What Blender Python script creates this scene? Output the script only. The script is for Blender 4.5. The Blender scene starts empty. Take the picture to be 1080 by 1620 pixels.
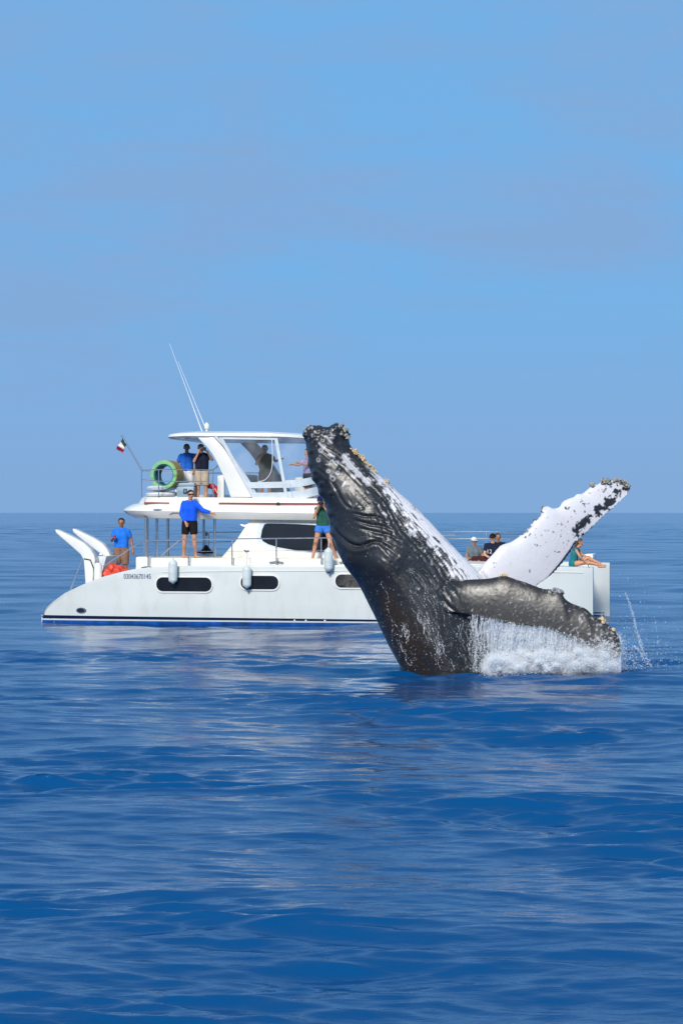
import bpy, bmesh, math, random
import numpy as np
from mathutils import Vector, Matrix, noise as mnoise
random.seed(7); rng = np.random.default_rng(7)
SC = bpy.context.scene
COL = SC.collection

# ------------------------------------------------------------------ camera, sky, sun, exposure
CAM_H = 2.82; F = 3762.0; HY = 811.0            # eye height above the sea, focal length in photo pixels
cam = bpy.data.cameras.new('camera'); camo = bpy.data.objects.new('camera', cam); COL.objects.link(camo)
cam.sensor_fit = 'HORIZONTAL'; cam.sensor_width = 36.0; cam.lens = 36.0*F/1080.0
cam.clip_start = 0.5; cam.clip_end = 60000.0
cam.shift_y = 1.0/1080.0
camo.location = (0, 0, CAM_H); camo.rotation_euler = (math.radians(90), 0, 0)
SC.camera = camo
SUN_EL = math.radians(31); SUN_AZ = math.radians(196)   # azimuth clockwise from +Y (north)
w = bpy.data.worlds.new('World'); SC.world = w; w.use_nodes = True
nt = w.node_tree; N = nt.nodes; L = nt.links; N.clear()
wout = N.new('ShaderNodeOutputWorld'); bg = N.new('ShaderNodeBackground')
sky = N.new('ShaderNodeTexSky'); sky.sky_type = 'NISHITA'; sky.sun_disc = False
sky.sun_elevation = SUN_EL; sky.sun_rotation = SUN_AZ
sky.air_density = 1.0; sky.dust_density = 0.6; sky.ozone_density = 3.0; sky.altitude = 0
tc = N.new('ShaderNodeTexCoord'); mp = N.new('ShaderNodeMapping'); mp.inputs['Scale'].default_value = (1.0, 1.0, 2.9)
mp.inputs['Location'].default_value = (0.35, 0.0, 0.18)
nz = N.new('ShaderNodeTexNoise'); nz.inputs['Scale'].default_value = 7.5; nz.inputs['Detail'].default_value = 8.0
nz.inputs['Roughness'].default_value = 0.55; nz.inputs['Distortion'].default_value = 0.5
rp = N.new('ShaderNodeValToRGB'); rp.color_ramp.elements[0].position = 0.40; rp.color_ramp.elements[1].position = 0.62
rp.color_ramp.elements[0].color = (0, 0, 0, 1); rp.color_ramp.elements[1].color = (1, 1, 1, 1)
mul = N.new('ShaderNodeMath'); mul.operation = 'MULTIPLY'; mul.inputs[1].default_value = 0.85
# a thin, even veil of sea haze over the physical sky, and faint high cloud in it
veil = N.new('ShaderNodeMix'); veil.data_type = 'RGBA'; veil.inputs[7].default_value = (1.62, 4.3, 8.0, 1)
cl = N.new('ShaderNodeMix'); cl.data_type = 'RGBA'; cl.inputs[7].default_value = (2.35, 4.0, 6.8, 1)
bg.inputs['Strength'].default_value = 0.10
L.new(tc.outputs['Generated'], mp.inputs['Vector']); L.new(mp.outputs['Vector'], nz.inputs['Vector'])
mp2 = N.new('ShaderNodeMapping'); mp2.inputs['Scale'].default_value = (1.0, 1.0, 7.0); mp2.inputs['Rotation'].default_value = (0, 0.10, 0); nz2 = N.new('ShaderNodeTexNoise'); nz2.inputs['Scale'].default_value = 9.0; nz2.inputs['Detail'].default_value = 9.0; nz2.inputs['Roughness'].default_value = 0.6; nz2.inputs['Distortion'].default_value = 0.8
mixn = N.new('ShaderNodeMix'); mixn.inputs[0].default_value = 0.38; L.new(tc.outputs['Generated'], mp2.inputs['Vector']); L.new(mp2.outputs[0], nz2.inputs['Vector']); L.new(nz.outputs['Fac'], mixn.inputs[2]); L.new(nz2.outputs['Fac'], mixn.inputs[3])
L.new(mixn.outputs[0], rp.inputs['Fac']); L.new(rp.outputs['Color'], mul.inputs[0])
sx = N.new('ShaderNodeSeparateXYZ'); hzr = N.new('ShaderNodeMapRange'); hzr.interpolation_type = 'SMOOTHSTEP'
hzr.inputs[1].default_value = 0.10; hzr.inputs[2].default_value = 0.75; hzr.inputs[3].default_value = 0.94; hzr.inputs[4].default_value = 0.35
L.new(tc.outputs['Generated'], sx.inputs[0]); L.new(sx.outputs[2], hzr.inputs[0]); L.new(hzr.outputs[0], veil.inputs[0])   # the haze thins with height
L.new(sky.outputs['Color'], veil.inputs[6]); L.new(veil.outputs[2], cl.inputs[6]); hb = N.new('ShaderNodeMapRange'); hb.inputs[1].default_value = 0.0; hb.inputs[2].default_value = 0.11; hb.inputs[3].default_value = 0.85; hb.inputs[4].default_value = 0.0; hb.interpolation_type = 'SMOOTHSTEP'
mxm = N.new('ShaderNodeMath'); mxm.operation = 'MAXIMUM'; L.new(sx.outputs[2], hb.inputs[0]); L.new(hb.outputs[0], mxm.inputs[0]); L.new(mul.outputs[0], mxm.inputs[1]); L.new(mxm.outputs[0], cl.inputs[0])
L.new(cl.outputs[2], bg.inputs['Color']); L.new(bg.outputs[0], wout.inputs[0])
sun = bpy.data.lights.new('sun', 'SUN'); sun.energy = 3.8; sun.angle = math.radians(14.0); sun.color = (1.0, 0.95, 0.86)
suno = bpy.data.objects.new('sun', sun); COL.objects.link(suno)
_d = Vector((math.sin(SUN_AZ)*math.cos(SUN_EL), math.cos(SUN_AZ)*math.cos(SUN_EL), math.sin(SUN_EL)))
suno.rotation_euler = (-_d).to_track_quat('-Z', 'Y').to_euler(); suno.location = (0, 0, 30)
SC.view_settings.view_transform = 'Standard'; SC.view_settings.look = 'None'
SC.view_settings.exposure = 0.0; SC.view_settings.gamma = 1.0
SC.cycles.use_denoising = True; SC.cycles.caustics_reflective = False; SC.cycles.caustics_refractive = False; SC.cycles.sample_clamp_indirect = 3.0
SC.cycles.max_bounces = 10; SC.cycles.transparent_max_bounces = 48

# ------------------------------------------------------------------ helpers
def W(px, py, Y):                               # a surveyed sight line at distance Y -> metres
    return Vector(((px-540.0)*Y/F, Y, CAM_H-(py-HY)*Y/F))
YAW = math.radians(-11.0); BO = Vector((-7.80, 61.0))
EU = Vector((math.cos(YAW), math.sin(YAW))); EV = Vector((-math.sin(YAW), math.cos(YAW)))
def bl(px, py, v):                              # sight line met with the boat's own lengthwise plane v
    k = (px-540.0)/F
    u = (k*(BO.y+v*EV.y)-BO.x-v*EV.x)/(EU.x-k*EU.y)
    Y = BO.y+u*EU.y+v*EV.y
    return Vector((u, v, CAM_H-(py-HY)*Y/F))
def b2w(p):
    q = BO+p[0]*EU+p[1]*EV
    return Vector((q.x, q.y, p[2]))

def mat(name, col, rough=0.5, spec=0.5, metal=0.0, var=0.0, vscale=3.0, bump=0.0, bscale=30.0, dirt=None, **kw):
    m = bpy.data.materials.new(name); m.use_nodes = True
    n = m.node_tree.nodes; l = m.node_tree.links; b = n['Principled BSDF']
    b.inputs['Base Color'].default_value = (*col, 1); b.inputs['Roughness'].default_value = rough
    b.inputs['Specular IOR Level'].default_value = spec; b.inputs['Metallic'].default_value = metal
    for k, v in kw.items(): b.inputs[k].default_value = v
    t = n.new('ShaderNodeTexCoord')
    if var > 0:
        a = n.new('ShaderNodeTexNoise'); a.inputs['Scale'].default_value = vscale; a.inputs['Detail'].default_value = 6
        r = n.new('ShaderNodeValToRGB'); r.color_ramp.elements[0].position = 0.3; r.color_ramp.elements[1].position = 0.7
        lo = dirt or tuple(c*(1-var) for c in col)
        r.color_ramp.elements[0].color = (*lo, 1); r.color_ramp.elements[1].color = (*[min(1, c*(1+var*0.5)) for c in col], 1)
        l.new(t.outputs['Object'], a.inputs['Vector']); l.new(a.outputs['Fac'], r.inputs['Fac']); l.new(r.outputs['Color'], b.inputs['Base Color'])
    if bump > 0:
        a = n.new('ShaderNodeTexNoise'); a.inputs['Scale'].default_value = bscale; a.inputs['Detail'].default_value = 4
        bp = n.new('ShaderNodeBump'); bp.inputs['Strength'].default_value = 1.0; bp.inputs['Distance'].default_value = bump
        l.new(t.outputs['Object'], a.inputs['Vector']); l.new(a.outputs['Fac'], bp.inputs['Height']); l.new(bp.outputs['Normal'], b.inputs['Normal'])
    return m
M = {}
M['gel'] = mat('gelcoat_white', (0.80, 0.79, 0.745), 0.22, 0.5, var=0.10, vscale=1.3, dirt=(0.75, 0.74, 0.69), bump=0.0006, bscale=6)
M['cream'] = mat('gelcoat_cream', (0.82, 0.78, 0.68), 0.3, 0.5, var=0.08, vscale=1.6, bump=0.0006, bscale=6)
M['hull'] = mat('hull_gelcoat', (0.66, 0.69, 0.665), 0.16, 0.5, var=0.10, vscale=0.7, dirt=(0.62, 0.65, 0.62), bump=0.0012, bscale=2.5)
def hullmat():
    m = M['hull']; n = m.node_tree.nodes; l = m.node_tree.links; b = n['Principled BSDF']; t = n.new('ShaderNodeTexCoord'); mp_ = n.new('ShaderNodeMapping'); mp_.inputs['Scale'].default_value = (1.6, 1.0, 0.5)
    a = n.new('ShaderNodeTexNoise'); a.inputs['Scale'].default_value = 2.6; a.inputs['Detail'].default_value = 7; a.inputs['Roughness'].default_value = 0.65
    r = n.new('ShaderNodeMapRange'); r.inputs[1].default_value = 0.50; r.inputs[2].default_value = 0.80; r.inputs[3].default_value = 0.0; r.inputs[4].default_value = 0.32
    mx = n.new('ShaderNodeMix'); mx.data_type = 'RGBA'; mx.inputs[7].default_value = (0.46, 0.44, 0.36, 1); src = b.inputs['Base Color'].links[0].from_socket
    l.new(t.outputs['Object'], mp_.inputs['Vector']); l.new(mp_.outputs[0], a.inputs['Vector']); l.new(a.outputs['Fac'], r.inputs[0]); l.new(r.outputs[0], mx.inputs[0]); l.new(src, mx.inputs[6]); l.new(mx.outputs[2], b.inputs['Base Color'])
hullmat()
M['navy'] = mat('navy_stripe', (0.006, 0.012, 0.045), 0.2, var=0.2)
M['blue'] = mat('blue_antifouling', (0.008, 0.09, 0.38), 0.5, var=0.6, vscale=4)
M['maroon'] = mat('maroon_stripe', (0.25, 0.06, 0.06), 0.4, var=0.1)
M['steel'] = mat('stainless', (0.55, 0.56, 0.58), 0.22, metal=0.9, var=0.08, vscale=8)
M['darkglass'] = mat('tinted_glass', (0.012, 0.012, 0.014), 0.06, 0.6, var=0.3, vscale=2)
M['black'] = mat('black_plastic', (0.012, 0.012, 0.013), 0.4, var=0.25, vscale=20)
M['beige'] = mat('beige_liner', (0.50, 0.47, 0.40), 0.6, var=0.12)
M['vinyl'] = mat('grey_canvas_trim', (0.60, 0.66, 0.70), 0.6, var=0.12, vscale=5, bump=0.002, bscale=14)
M['fender'] = mat('fender_vinyl', (0.66, 0.72, 0.71), 0.4, var=0.16, vscale=6, dirt=(0.52, 0.58, 0.56))
M['rope'] = mat('rope', (0.62, 0.60, 0.55), 0.8, var=0.2, vscale=40, bump=0.002, bscale=120)
M['orange'] = mat('orange_tarp', (0.72, 0.07, 0.035), 0.5, var=0.25, vscale=6, bump=0.012, bscale=9)
M['red'] = mat('red_cloth', (0.45, 0.012, 0.018), 0.6, var=0.25, vscale=8)
M['green'] = mat('green_foam', (0.22, 0.52, 0.22), 0.7, var=0.15, vscale=6)
M['teal'] = mat('teal_foam', (0.008, 0.13, 0.14), 0.7, var=0.2, vscale=6)
M['tan'] = mat('tan_foam', (0.36, 0.27, 0.10), 0.7, var=0.2, vscale=6)
M['cooler'] = mat('cooler_grey_blue', (0.30, 0.42, 0.50), 0.45, var=0.1)
M['markblue'] = mat('mark_blue', (0.01, 0.045, 0.16), 0.5, var=0.1)
M['white'] = mat('white_paint', (0.80, 0.80, 0.80), 0.4, var=0.06)
M['antenna'] = mat('antenna_white', (0.72, 0.76, 0.82), 0.4, var=0.05)
M['flag_g'] = mat('flag_green', (0.01, 0.05, 0.03), 0.8, var=0.2, vscale=14)
M['flag_w'] = mat('flag_white', (0.75, 0.72, 0.70), 0.8, var=0.1, vscale=14)
M['flag_r'] = mat('flag_red', (0.62, 0.015, 0.05), 0.8, var=0.2, vscale=14)
M['trampoline'] = mat('net_grey', (0.35, 0.36, 0.37), 0.8, var=0.2, vscale=30)
def skinmat(name, c): return mat(name, c, 0.5, 0.4, var=0.18, vscale=9, bump=0.002, bscale=60)
M['skin_a'] = skinmat('skin_tan', (0.48, 0.23, 0.13)); M['skin_b'] = skinmat('skin_brown', (0.36, 0.17, 0.095))
M['skin_c'] = skinmat('skin_fair', (0.60, 0.32, 0.21)); M['skin_d'] = skinmat('skin_sunned', (0.62, 0.29, 0.16))
def cloth(name, c): return mat(name, c, 0.85, 0.2, var=0.25, vscale=7, bump=0.01, bscale=13)
M['c_blue'] = cloth('cloth_royal_blue', (0.02, 0.14, 0.60)); M['c_blue2'] = cloth('cloth_bright_blue', (0.01, 0.115, 0.82))
M['c_sky'] = cloth('cloth_azure', (0.02, 0.20, 0.85)); M['c_black'] = cloth('cloth_black', (0.012, 0.011, 0.012))
M['c_navy'] = cloth('cloth_navy', (0.01, 0.014, 0.035)); M['c_khaki'] = cloth('cloth_khaki', (0.50, 0.41, 0.31))
M['c_brown'] = cloth('cloth_brown', (0.27, 0.15, 0.105)); M['c_olive'] = cloth('cloth_olive', (0.02, 0.035, 0.018))
M['c_tank'] = cloth('cloth_green', (0.025, 0.105, 0.075)); M['c_denim'] = cloth('cloth_light_blue', (0.05, 0.22, 0.68))
M['c_grey'] = cloth('cloth_grey', (0.13, 0.16, 0.18)); M['c_lilac'] = cloth('cloth_lilac', (0.40, 0.33, 0.58))
M['c_teal'] = cloth('cloth_teal', (0.02, 0.20, 0.22)); M['c_mar'] = cloth('cloth_maroon', (0.07, 0.02, 0.02))
M['c_white'] = cloth('cloth_white', (0.75, 0.75, 0.75)); M['c_capblue'] = cloth('cloth_cap_blue', (0.01, 0.012, 0.10))
M['hair'] = mat('hair_dark', (0.012, 0.009, 0.007), 0.5, var=0.4, vscale=40, bump=0.006, bscale=70)
M['hair_b'] = mat('hair_brown', (0.10, 0.045, 0.02), 0.5, var=0.4, vscale=40, bump=0.006, bscale=70)
M['lip'] = mat('lips', (0.30, 0.09, 0.07), 0.4, var=0.1)
# clear vinyl: see-through film with a faint milky sheen
m = bpy.data.materials.new('clear_vinyl'); m.use_nodes = True; n = m.node_tree.nodes; l = m.node_tree.links; n.clear()
o_ = n.new('ShaderNodeOutputMaterial'); mx = n.new('ShaderNodeMixShader'); tr = n.new('ShaderNodeBsdfTransparent'); pb = n.new('ShaderNodeBsdfPrincipled')
tr.inputs[0].default_value = (0.93, 0.95, 0.97, 1); pb.inputs['Base Color'].default_value = (0.75, 0.78, 0.82, 1); pb.inputs['Roughness'].default_value = 0.12
wv = n.new('ShaderNodeTexNoise'); wv.inputs['Scale'].default_value = 2.2; tcv = n.new('ShaderNodeTexCoord')
rv = n.new('ShaderNodeMapRange'); rv.inputs[1].default_value = 0.35; rv.inputs[2].default_value = 0.8; rv.inputs[3].default_value = 0.03; rv.inputs[4].default_value = 0.22
bpv = n.new('ShaderNodeBump'); bpv.inputs['Distance'].default_value = 0.05; bpv.inputs['Strength'].default_value = 0.8
l.new(tcv.outputs['Object'], wv.inputs['Vector']); l.new(wv.outputs['Fac'], rv.inputs[0]); l.new(rv.outputs[0], mx.inputs[0])
l.new(wv.outputs['Fac'], bpv.inputs['Height']); l.new(bpv.outputs[0], pb.inputs['Normal'])
l.new(tr.outputs[0], mx.inputs[1]); l.new(pb.outputs[0], mx.inputs[2]); l.new(mx.outputs[0], o_.inputs[0]); M['clear'] = m

def link(name, me, material, parent=None, sharp=35):
    o = bpy.data.objects.new(name, me); COL.objects.link(o)
    if material is not None: me.materials.append(material)
    if parent is not None: o.parent = parent
    if sharp is not None:
        for p in me.polygons: p.use_smooth = True
        me.set_sharp_from_angle(angle=math.radians(sharp))
    return o
def mesh(name, V, Fc, material, parent=None, sharp=35, normals=True):
    me = bpy.data.meshes.new(name); me.from_pydata([tuple(v) for v in V], [], Fc); me.update()
    if normals:
        bm = bmesh.new(); bm.from_mesh(me); bmesh.ops.recalc_face_normals(bm, faces=bm.faces); bm.to_mesh(me); bm.free()
    return link(name, me, material, parent, sharp)
def tag(o, label=None, cat=None, group=None, kind=None):
    if label: o['label'] = label
    if cat: o['category'] = cat
    if group: o['group'] = group
    if kind: o['kind'] = kind
    return o
def empty(name, loc=(0, 0, 0), rz=0.0):
    o = bpy.data.objects.new(name, None); COL.objects.link(o); o.location = loc; o.rotation_euler = (0, 0, rz)
    o.empty_display_size = 0.1
    return o
def loft_geo(rings, caps=True, closed=True):
    V = [p for r in rings for p in r]; n = len(rings[0]); Fc = []
    for i in range(len(rings)-1):
        for j in range(n if closed else n-1):
            a = i*n+j; b = i*n+(j+1) % n
            Fc.append((a, b, b+n, a+n))
    if caps and closed:
        Fc.append(tuple(range(n))[::-1]); Fc.append(tuple((len(rings)-1)*n+j for j in range(n)))
    return V, Fc
def tube_geo(pts, r, seg=8):
    pts = [Vector(p) for p in pts]; rr = r if isinstance(r, (list, tuple)) else [r]*len(pts); rings = []
    up = Vector((0.13, 0.31, 0.94))
    for i, p in enumerate(pts):
        d = (pts[min(i+1, len(pts)-1)]-pts[max(i-1, 0)]).normalized()
        a = d.cross(up)
        if a.length < 0.05: a = d.cross(Vector((1, 0, 0)))
        a.normalize(); b = d.cross(a)
        rings.append([p+rr[i]*(math.cos(t)*a+math.sin(t)*b) for t in [2*math.pi*k/seg for k in range(seg)]])
    return loft_geo(rings)
def tube(name, pts, r, material, parent=None, seg=8):
    V, Fc = tube_geo(pts, r, seg); return mesh(name, V, Fc, material, parent)
def box(name, lo, hi, material, parent=None, bev=0.01, seg=2):
    bm = bmesh.new(); bmesh.ops.create_cube(bm, size=1.0)
    for v in bm.verts: v.co = Vector([(lo[i]+hi[i])/2+v.co[i]*(hi[i]-lo[i]) for i in range(3)])
    if bev: bmesh.ops.bevel(bm, geom=bm.edges[:], offset=bev, segments=seg, affect='EDGES', profile=0.5)
    me = bpy.data.meshes.new(name); bm.to_mesh(me); bm.free()
    return link(name, me, material, parent)
def prism(name, prof, v0, v1, material, parent=None, bev=0.02, seg=2):      # outline in (u,z), from v0 to v1 (each may be a list)
    n = len(prof); V0 = v0 if isinstance(v0, list) else [v0]*n; V1 = v1 if isinstance(v1, list) else [v1]*n
    V = [(p[0], V0[i], p[1]) for i, p in enumerate(prof)]+[(p[0], V1[i], p[1]) for i, p in enumerate(prof)]
    Fc = [tuple(range(n)), tuple(range(2*n-1, n-1, -1))]+[(i, i+n, (i+1) % n+n, (i+1) % n) for i in range(n)]
    bm = bmesh.new(); vs = [bm.verts.new(v) for v in V]
    for f in Fc: bm.faces.new([vs[i] for i in f])
    bmesh.ops.recalc_face_normals(bm, faces=bm.faces)
    if bev: bmesh.ops.bevel(bm, geom=bm.edges[:], offset=bev, segments=seg, affect='EDGES', profile=0.5, clamp_overlap=True)
    me = bpy.data.meshes.new(name); bm.to_mesh(me); bm.free()
    return link(name, me, material, parent)
def catmull(pts, n):
    P = np.array([tuple(p) for p in pts], float); m_ = len(P); out = []
    d = np.r_[0, np.cumsum(np.linalg.norm(np.diff(P, axis=0), axis=1)**0.5)]
    for t in np.linspace(0, d[-1], n):
        i = min(max(int(np.searchsorted(d, t, 'right'))-1, 0), m_-2)
        h = d[i+1]-d[i]; x = (t-d[i])/h
        def tan(k):
            if k == 0: return (P[1]-P[0])/(d[1]-d[0])
            if k == m_-1: return (P[-1]-P[-2])/(d[-1]-d[-2])
            return (P[k+1]-P[k-1])/(d[k+1]-d[k-1])
        m0 = tan(i)*h; m1 = tan(i+1)*h
        out.append((2*x**3-3*x**2+1)*P[i]+(x**3-2*x**2+x)*m0+(-2*x**3+3*x**2)*P[i+1]+(x**3-x**2)*m1)
    return np.array(out)
def ss(a, b, x): t = np.clip((x-a)/(b-a), 0, 1); return t*t*(3-2*t)
def nz3(P, scale, off=0.0):
    return np.array([mnoise.noise(Vector((p[0]*scale+off, p[1]*scale+off*1.7, p[2]*scale-off))) for p in P])
def fbm(P, scale, off=0.0, octs=4):
    out = np.zeros(len(P)); a = 1.0; s = scale
    for k in range(octs): out += a*nz3(P, s, off+7.3*k); a *= 0.55; s *= 2.05
    return out
def remesh(V, Fc, voxel, smooth=3, factor=0.5):
    me = bpy.data.meshes.new('tmp'); me.from_pydata([tuple(v) for v in V], [], Fc); me.update()
    bm = bmesh.new(); bm.from_mesh(me); bmesh.ops.recalc_face_normals(bm, faces=bm.faces); bm.to_mesh(me); bm.free()
    o = bpy.data.objects.new('tmp', me); COL.objects.link(o)
    r = o.modifiers.new('r', 'REMESH'); r.mode = 'VOXEL'; r.voxel_size = voxel
    if smooth:
        s = o.modifiers.new('s', 'SMOOTH'); s.factor = factor; s.iterations = smooth
    dg = bpy.context.evaluated_depsgraph_get(); dg.update()
    out = bpy.data.meshes.new_from_object(o.evaluated_get(dg), depsgraph=dg)
    bpy.data.objects.remove(o); bpy.data.meshes.remove(me)
    return out

# ------------------------------------------------------------------ the sea
def build_sea():
    r = [0.6, 2.0, 4.0, 6.0, 8.0]
    while r[-1] < 620: r.append(r[-1]+max(0.030, (0.0021 if r[-1] < 50 else 0.0040)*r[-1]))
    while r[-1] < 32000: r.append(r[-1]*1.035)
    r = np.array(r)
    a = list(np.linspace(-10.0, 10.0, 360)); s = 0.06; t = 10.0; side = []
    while t < 180-4: s = min(s*1.22, 5.0); t += s; side.append(min(t, 178.0))
    a = np.radians(np.array([-x for x in side[::-1]]+a+side))
    dr = np.gradient(r)
    R, A = np.meshgrid(r, a, indexing='ij'); DR = np.meshgrid(dr, a, indexing='ij')[0]
    da = np.gradient(a); DA = np.meshgrid(r, da, indexing='ij')[1]*R
    X = R*np.sin(A); Y = R*np.cos(A); Z = np.zeros_like(X); DX = np.zeros_like(X); DY = np.zeros_like(X)
    step = np.maximum(DR, DA)
    g = np.random.default_rng(21)
    mod = np.clip(0.60+0.34*np.sin(X*0.9+1.3*np.sin(Y*0.37)+0.7)*np.sin(X*0.31+Y*0.23)+0.34*np.sin(Y*0.61+1.8*np.sin(X*0.34))+0.2*np.sin(Y*1.7+2.0*np.sin(X*0.8)), 0.50, 1.5)
    for k in range(150):
        lam = 0.13*(80.0**(k/149.0))*g.uniform(0.93, 1.07)          # 0.13 m ripples to 10 m swell
        th = g.normal(0.08, 0.26) if lam < 3 else g.normal(0.2, 0.35)
        kk = 2*math.pi/lam
        slope = 0.0225*(2.7 if lam < 0.5 else 1.9 if lam < 0.9 else 1.0 if lam < 2.0 else 0.5)
        amp = slope/kk; ph = g.uniform(0, 6.283)
        kx, ky = kk*math.sin(th), kk*math.cos(th)
        att = ss(2.2, 4.5, lam/step)*(mod**1.4 if lam < 0.7 else mod if lam < 2.5 else 1.0)
        arg = kx*X+ky*Y+ph
        Z += amp*att*np.cos(arg); c = amp*att*np.sin(arg)*0.75
        DX -= c*math.sin(th); DY -= c*math.cos(th)
    # the shoulder of water pushed out beside the whale
    Z += 0.10*np.exp(-((Y-43.2-0.10*np.sin(X*2.0))/0.22)**2)*ss(4.9, 5.6, X)*(1-ss(7.5, 10, X))
    Z += 0.015
    X = X+DX; Y = Y+DY
    nr, na = X.shape
    V = np.stack([X, Y, Z], -1).reshape(-1, 3)
    i, j = np.meshgrid(np.arange(nr-1), np.arange(na-1), indexing='ij'); b = (i*na+j).ravel()
    Q = np.stack([b, b+1, b+1+na, b+na], -1)[:, ::-1]
    me = bpy.data.meshes.new('sea'); me.vertices.add(len(V)); me.vertices.foreach_set('co', V.ravel())
    me.loops.add(Q.size); me.loops.foreach_set('vertex_index', Q.ravel().astype(np.int32))
    me.polygons.add(len(Q)); me.polygons.foreach_set('loop_start', np.arange(0, Q.size, 4, dtype=np.int32))
    me.polygons.foreach_set('use_smooth', np.ones(len(Q), bool)); me.update(); me.validate()
    if me.polygons[0].normal.z < 0: me.flip_normals()
    m = bpy.data.materials.new('sea_water'); m.use_nodes = True; n = m.node_tree.nodes; l = m.node_tree.links; b_ = n['Principled BSDF']
    b_.inputs['Base Color'].default_value = (0.0005, 0.064, 0.200, 1); b_.inputs['Roughness'].default_value = 0.11
    b_.inputs['IOR'].default_value = 1.333
    t = n.new('ShaderNodeTexCoord')
    prev = None
    for (sc, stx, dist, det) in ((0.20, 0.45, 0.9, 2), (1.4, 0.4, 0.03, 4), (7.0, 0.45, 0.011, 4)):
        mpn = n.new('ShaderNodeMapping'); mpn.inputs['Scale'].default_value = (stx, 1, 1); mpn.inputs['Rotation'].default_value = (0, 0, 0.2)
        a_ = n.new('ShaderNodeTexNoise'); a_.inputs['Scale'].default_value = sc; a_.inputs['Detail'].default_value = det; a_.inputs['Roughness'].default_value = 0.6
        bp = n.new('ShaderNodeBump'); bp.inputs['Strength'].default_value = 1.0; bp.inputs['Distance'].default_value = dist
        l.new(t.outputs['Object'], mpn.inputs['Vector']); l.new(mpn.outputs[0], a_.inputs['Vector']); l.new(a_.outputs['Fac'], bp.inputs['Height'])
        if sc < 0.5:        # beyond the finely modelled waves the long swell goes on as relief
            ln_ = n.new('ShaderNodeVectorMath'); ln_.operation = 'LENGTH'; mr_ = n.new('ShaderNodeMapRange'); mr_.inputs[1].default_value = 50; mr_.inputs[2].default_value = 350; mr_.inputs[3].default_value = 0.15; mr_.inputs[4].default_value = 1.0
            l.new(t.outputs['Object'], ln_.inputs[0]); l.new(ln_.outputs['Value'], mr_.inputs[0]); l.new(mr_.outputs[0], bp.inputs['Strength'])
        if prev: l.new(prev.outputs[0], bp.inputs['Normal'])
        prev = bp
    l.new(prev.outputs[0], b_.inputs['Normal'])
    o = bpy.data.objects.new('sea', me); COL.objects.link(o); me.materials.append(m)
    tag(o, 'deep blue rippled open sea reaching the horizon', 'sea', kind='structure')
build_sea()

# ------------------------------------------------------------------ the catamaran
cat = empty('catamaran', (BO.x, BO.y, 0), YAW)
tag(cat, 'white two-deck motor catamaran with hardtop flybridge lying behind the breaching whale', 'boat')
LB = 14.14
sheer_px = [(69.5, 973), (71, 966), (78, 958), (88, 950), (105, 938), (135, 924), (165, 912.5), (195, 904.5), (215, 900), (240, 897), (300, 895), (400, 894), (560, 893.5), (760, 894), (938, 898)]
SH = [bl(x, y, 0.35) for x, y in sheer_px]; SHU = np.array([max(0.0, p.x) for p in SH]); SHZ = np.array([p.z for p in SH])
def zs(u): return float(np.interp(u, SHU, SHZ))
def hw(u):
    a = np.interp(u, [0, 0.3, 1.5, 4, 8.5, 10.5, 12, 13.2, 13.9, 14.14], [0.72, 0.80, 0.90, 1.0, 1.0, 0.90, 0.70, 0.43, 0.22, 0.10])
    return float(a)
def side_w(u, z):                       # half breadth at height z
    h = hw(u); top = zs(u)
    f = np.interp(z, [-0.5, -0.42, -0.25, 0.0, 0.5, 1.0, 1.6], [0.0, 0.4, 0.75, 0.90, 0.965, 0.99, 1.0])
    return h*float(f)
def hull(vc, name, parent):
    rings = []
    us = sorted(set([0.0, 0.02, 0.06, 0.12]+list(np.linspace(0.2, 3.5, 22))+list(np.linspace(3.8, 13.4, 30))+[13.6, 13.8, 13.95, 14.06, 14.12, LB]))
    for u in us:
        top = zs(u); zl = [-0.5, -0.42, -0.25, 0.0]+list(np.linspace(0.0, 1.0, 12)[1:]*(top-0.045))
        zl = [min(z, top-0.04) for z in zl]; R_ = []; h = hw(u)
        for z in zl[::-1]: R_.append((u, vc-side_w(u, z), z))
        for z in zl[1:]: R_.append((u, vc+side_w(u, z), z))
        ins = min(0.04, h*0.3)
        R_.append((u, vc+h-ins*0.3, top-0.012)); R_.append((u, vc+h-ins, top)); R_.append((u, vc-h+ins, top)); R_.append((u, vc-h+ins*0.3, top-0.012))
        rings.append(R_)
    V, Fc = loft_geo(rings); return mesh(name, V, Fc, M['hull'], parent, 40)
h1 = hull(1.0, 'hull', cat); h2 = hull(6.2, 'hull', cat)
def hull_strip(name, u0, u1, z0, z1, material, parent, off=0.005, vc=1.0, sgn=-1):
    V = []; Fc = []; us = np.linspace(u0, u1, 60); k_ = 7
    for u in us:
        a0 = z0(u) if callable(z0) else z0; a1 = z1(u) if callable(z1) else z1
        for z in np.linspace(a0, a1, k_): V.append((u, vc+sgn*(side_w(u, z)+off), z))
    for i in range(59):
        for k in range(k_-1): q = i*k_+k; Fc.append((q, q+1, q+1+k_, q+k_))
    return mesh(name, V, Fc, material, parent, 40)
for vc, hh in ((1.0, h1), (6.2, h2)):
    for sg in (-1, 1):
        hull_strip('boot_stripe', 0.03, 14.0, 0.095, lambda u: 0.180-0.004*u, M['navy'], hh, vc=vc, sgn=sg)
        hull_strip('antifouling_band', 0.02, 14.0, -0.30, 0.055, M['blue'], hh, vc=vc, sgn=sg)
hull_strip('rubbing_strake', 3.3, 13.9, lambda u: zs(u)-0.150, lambda u: zs(u)-0.125, M['gel'], h1, off=0.018)
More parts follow.
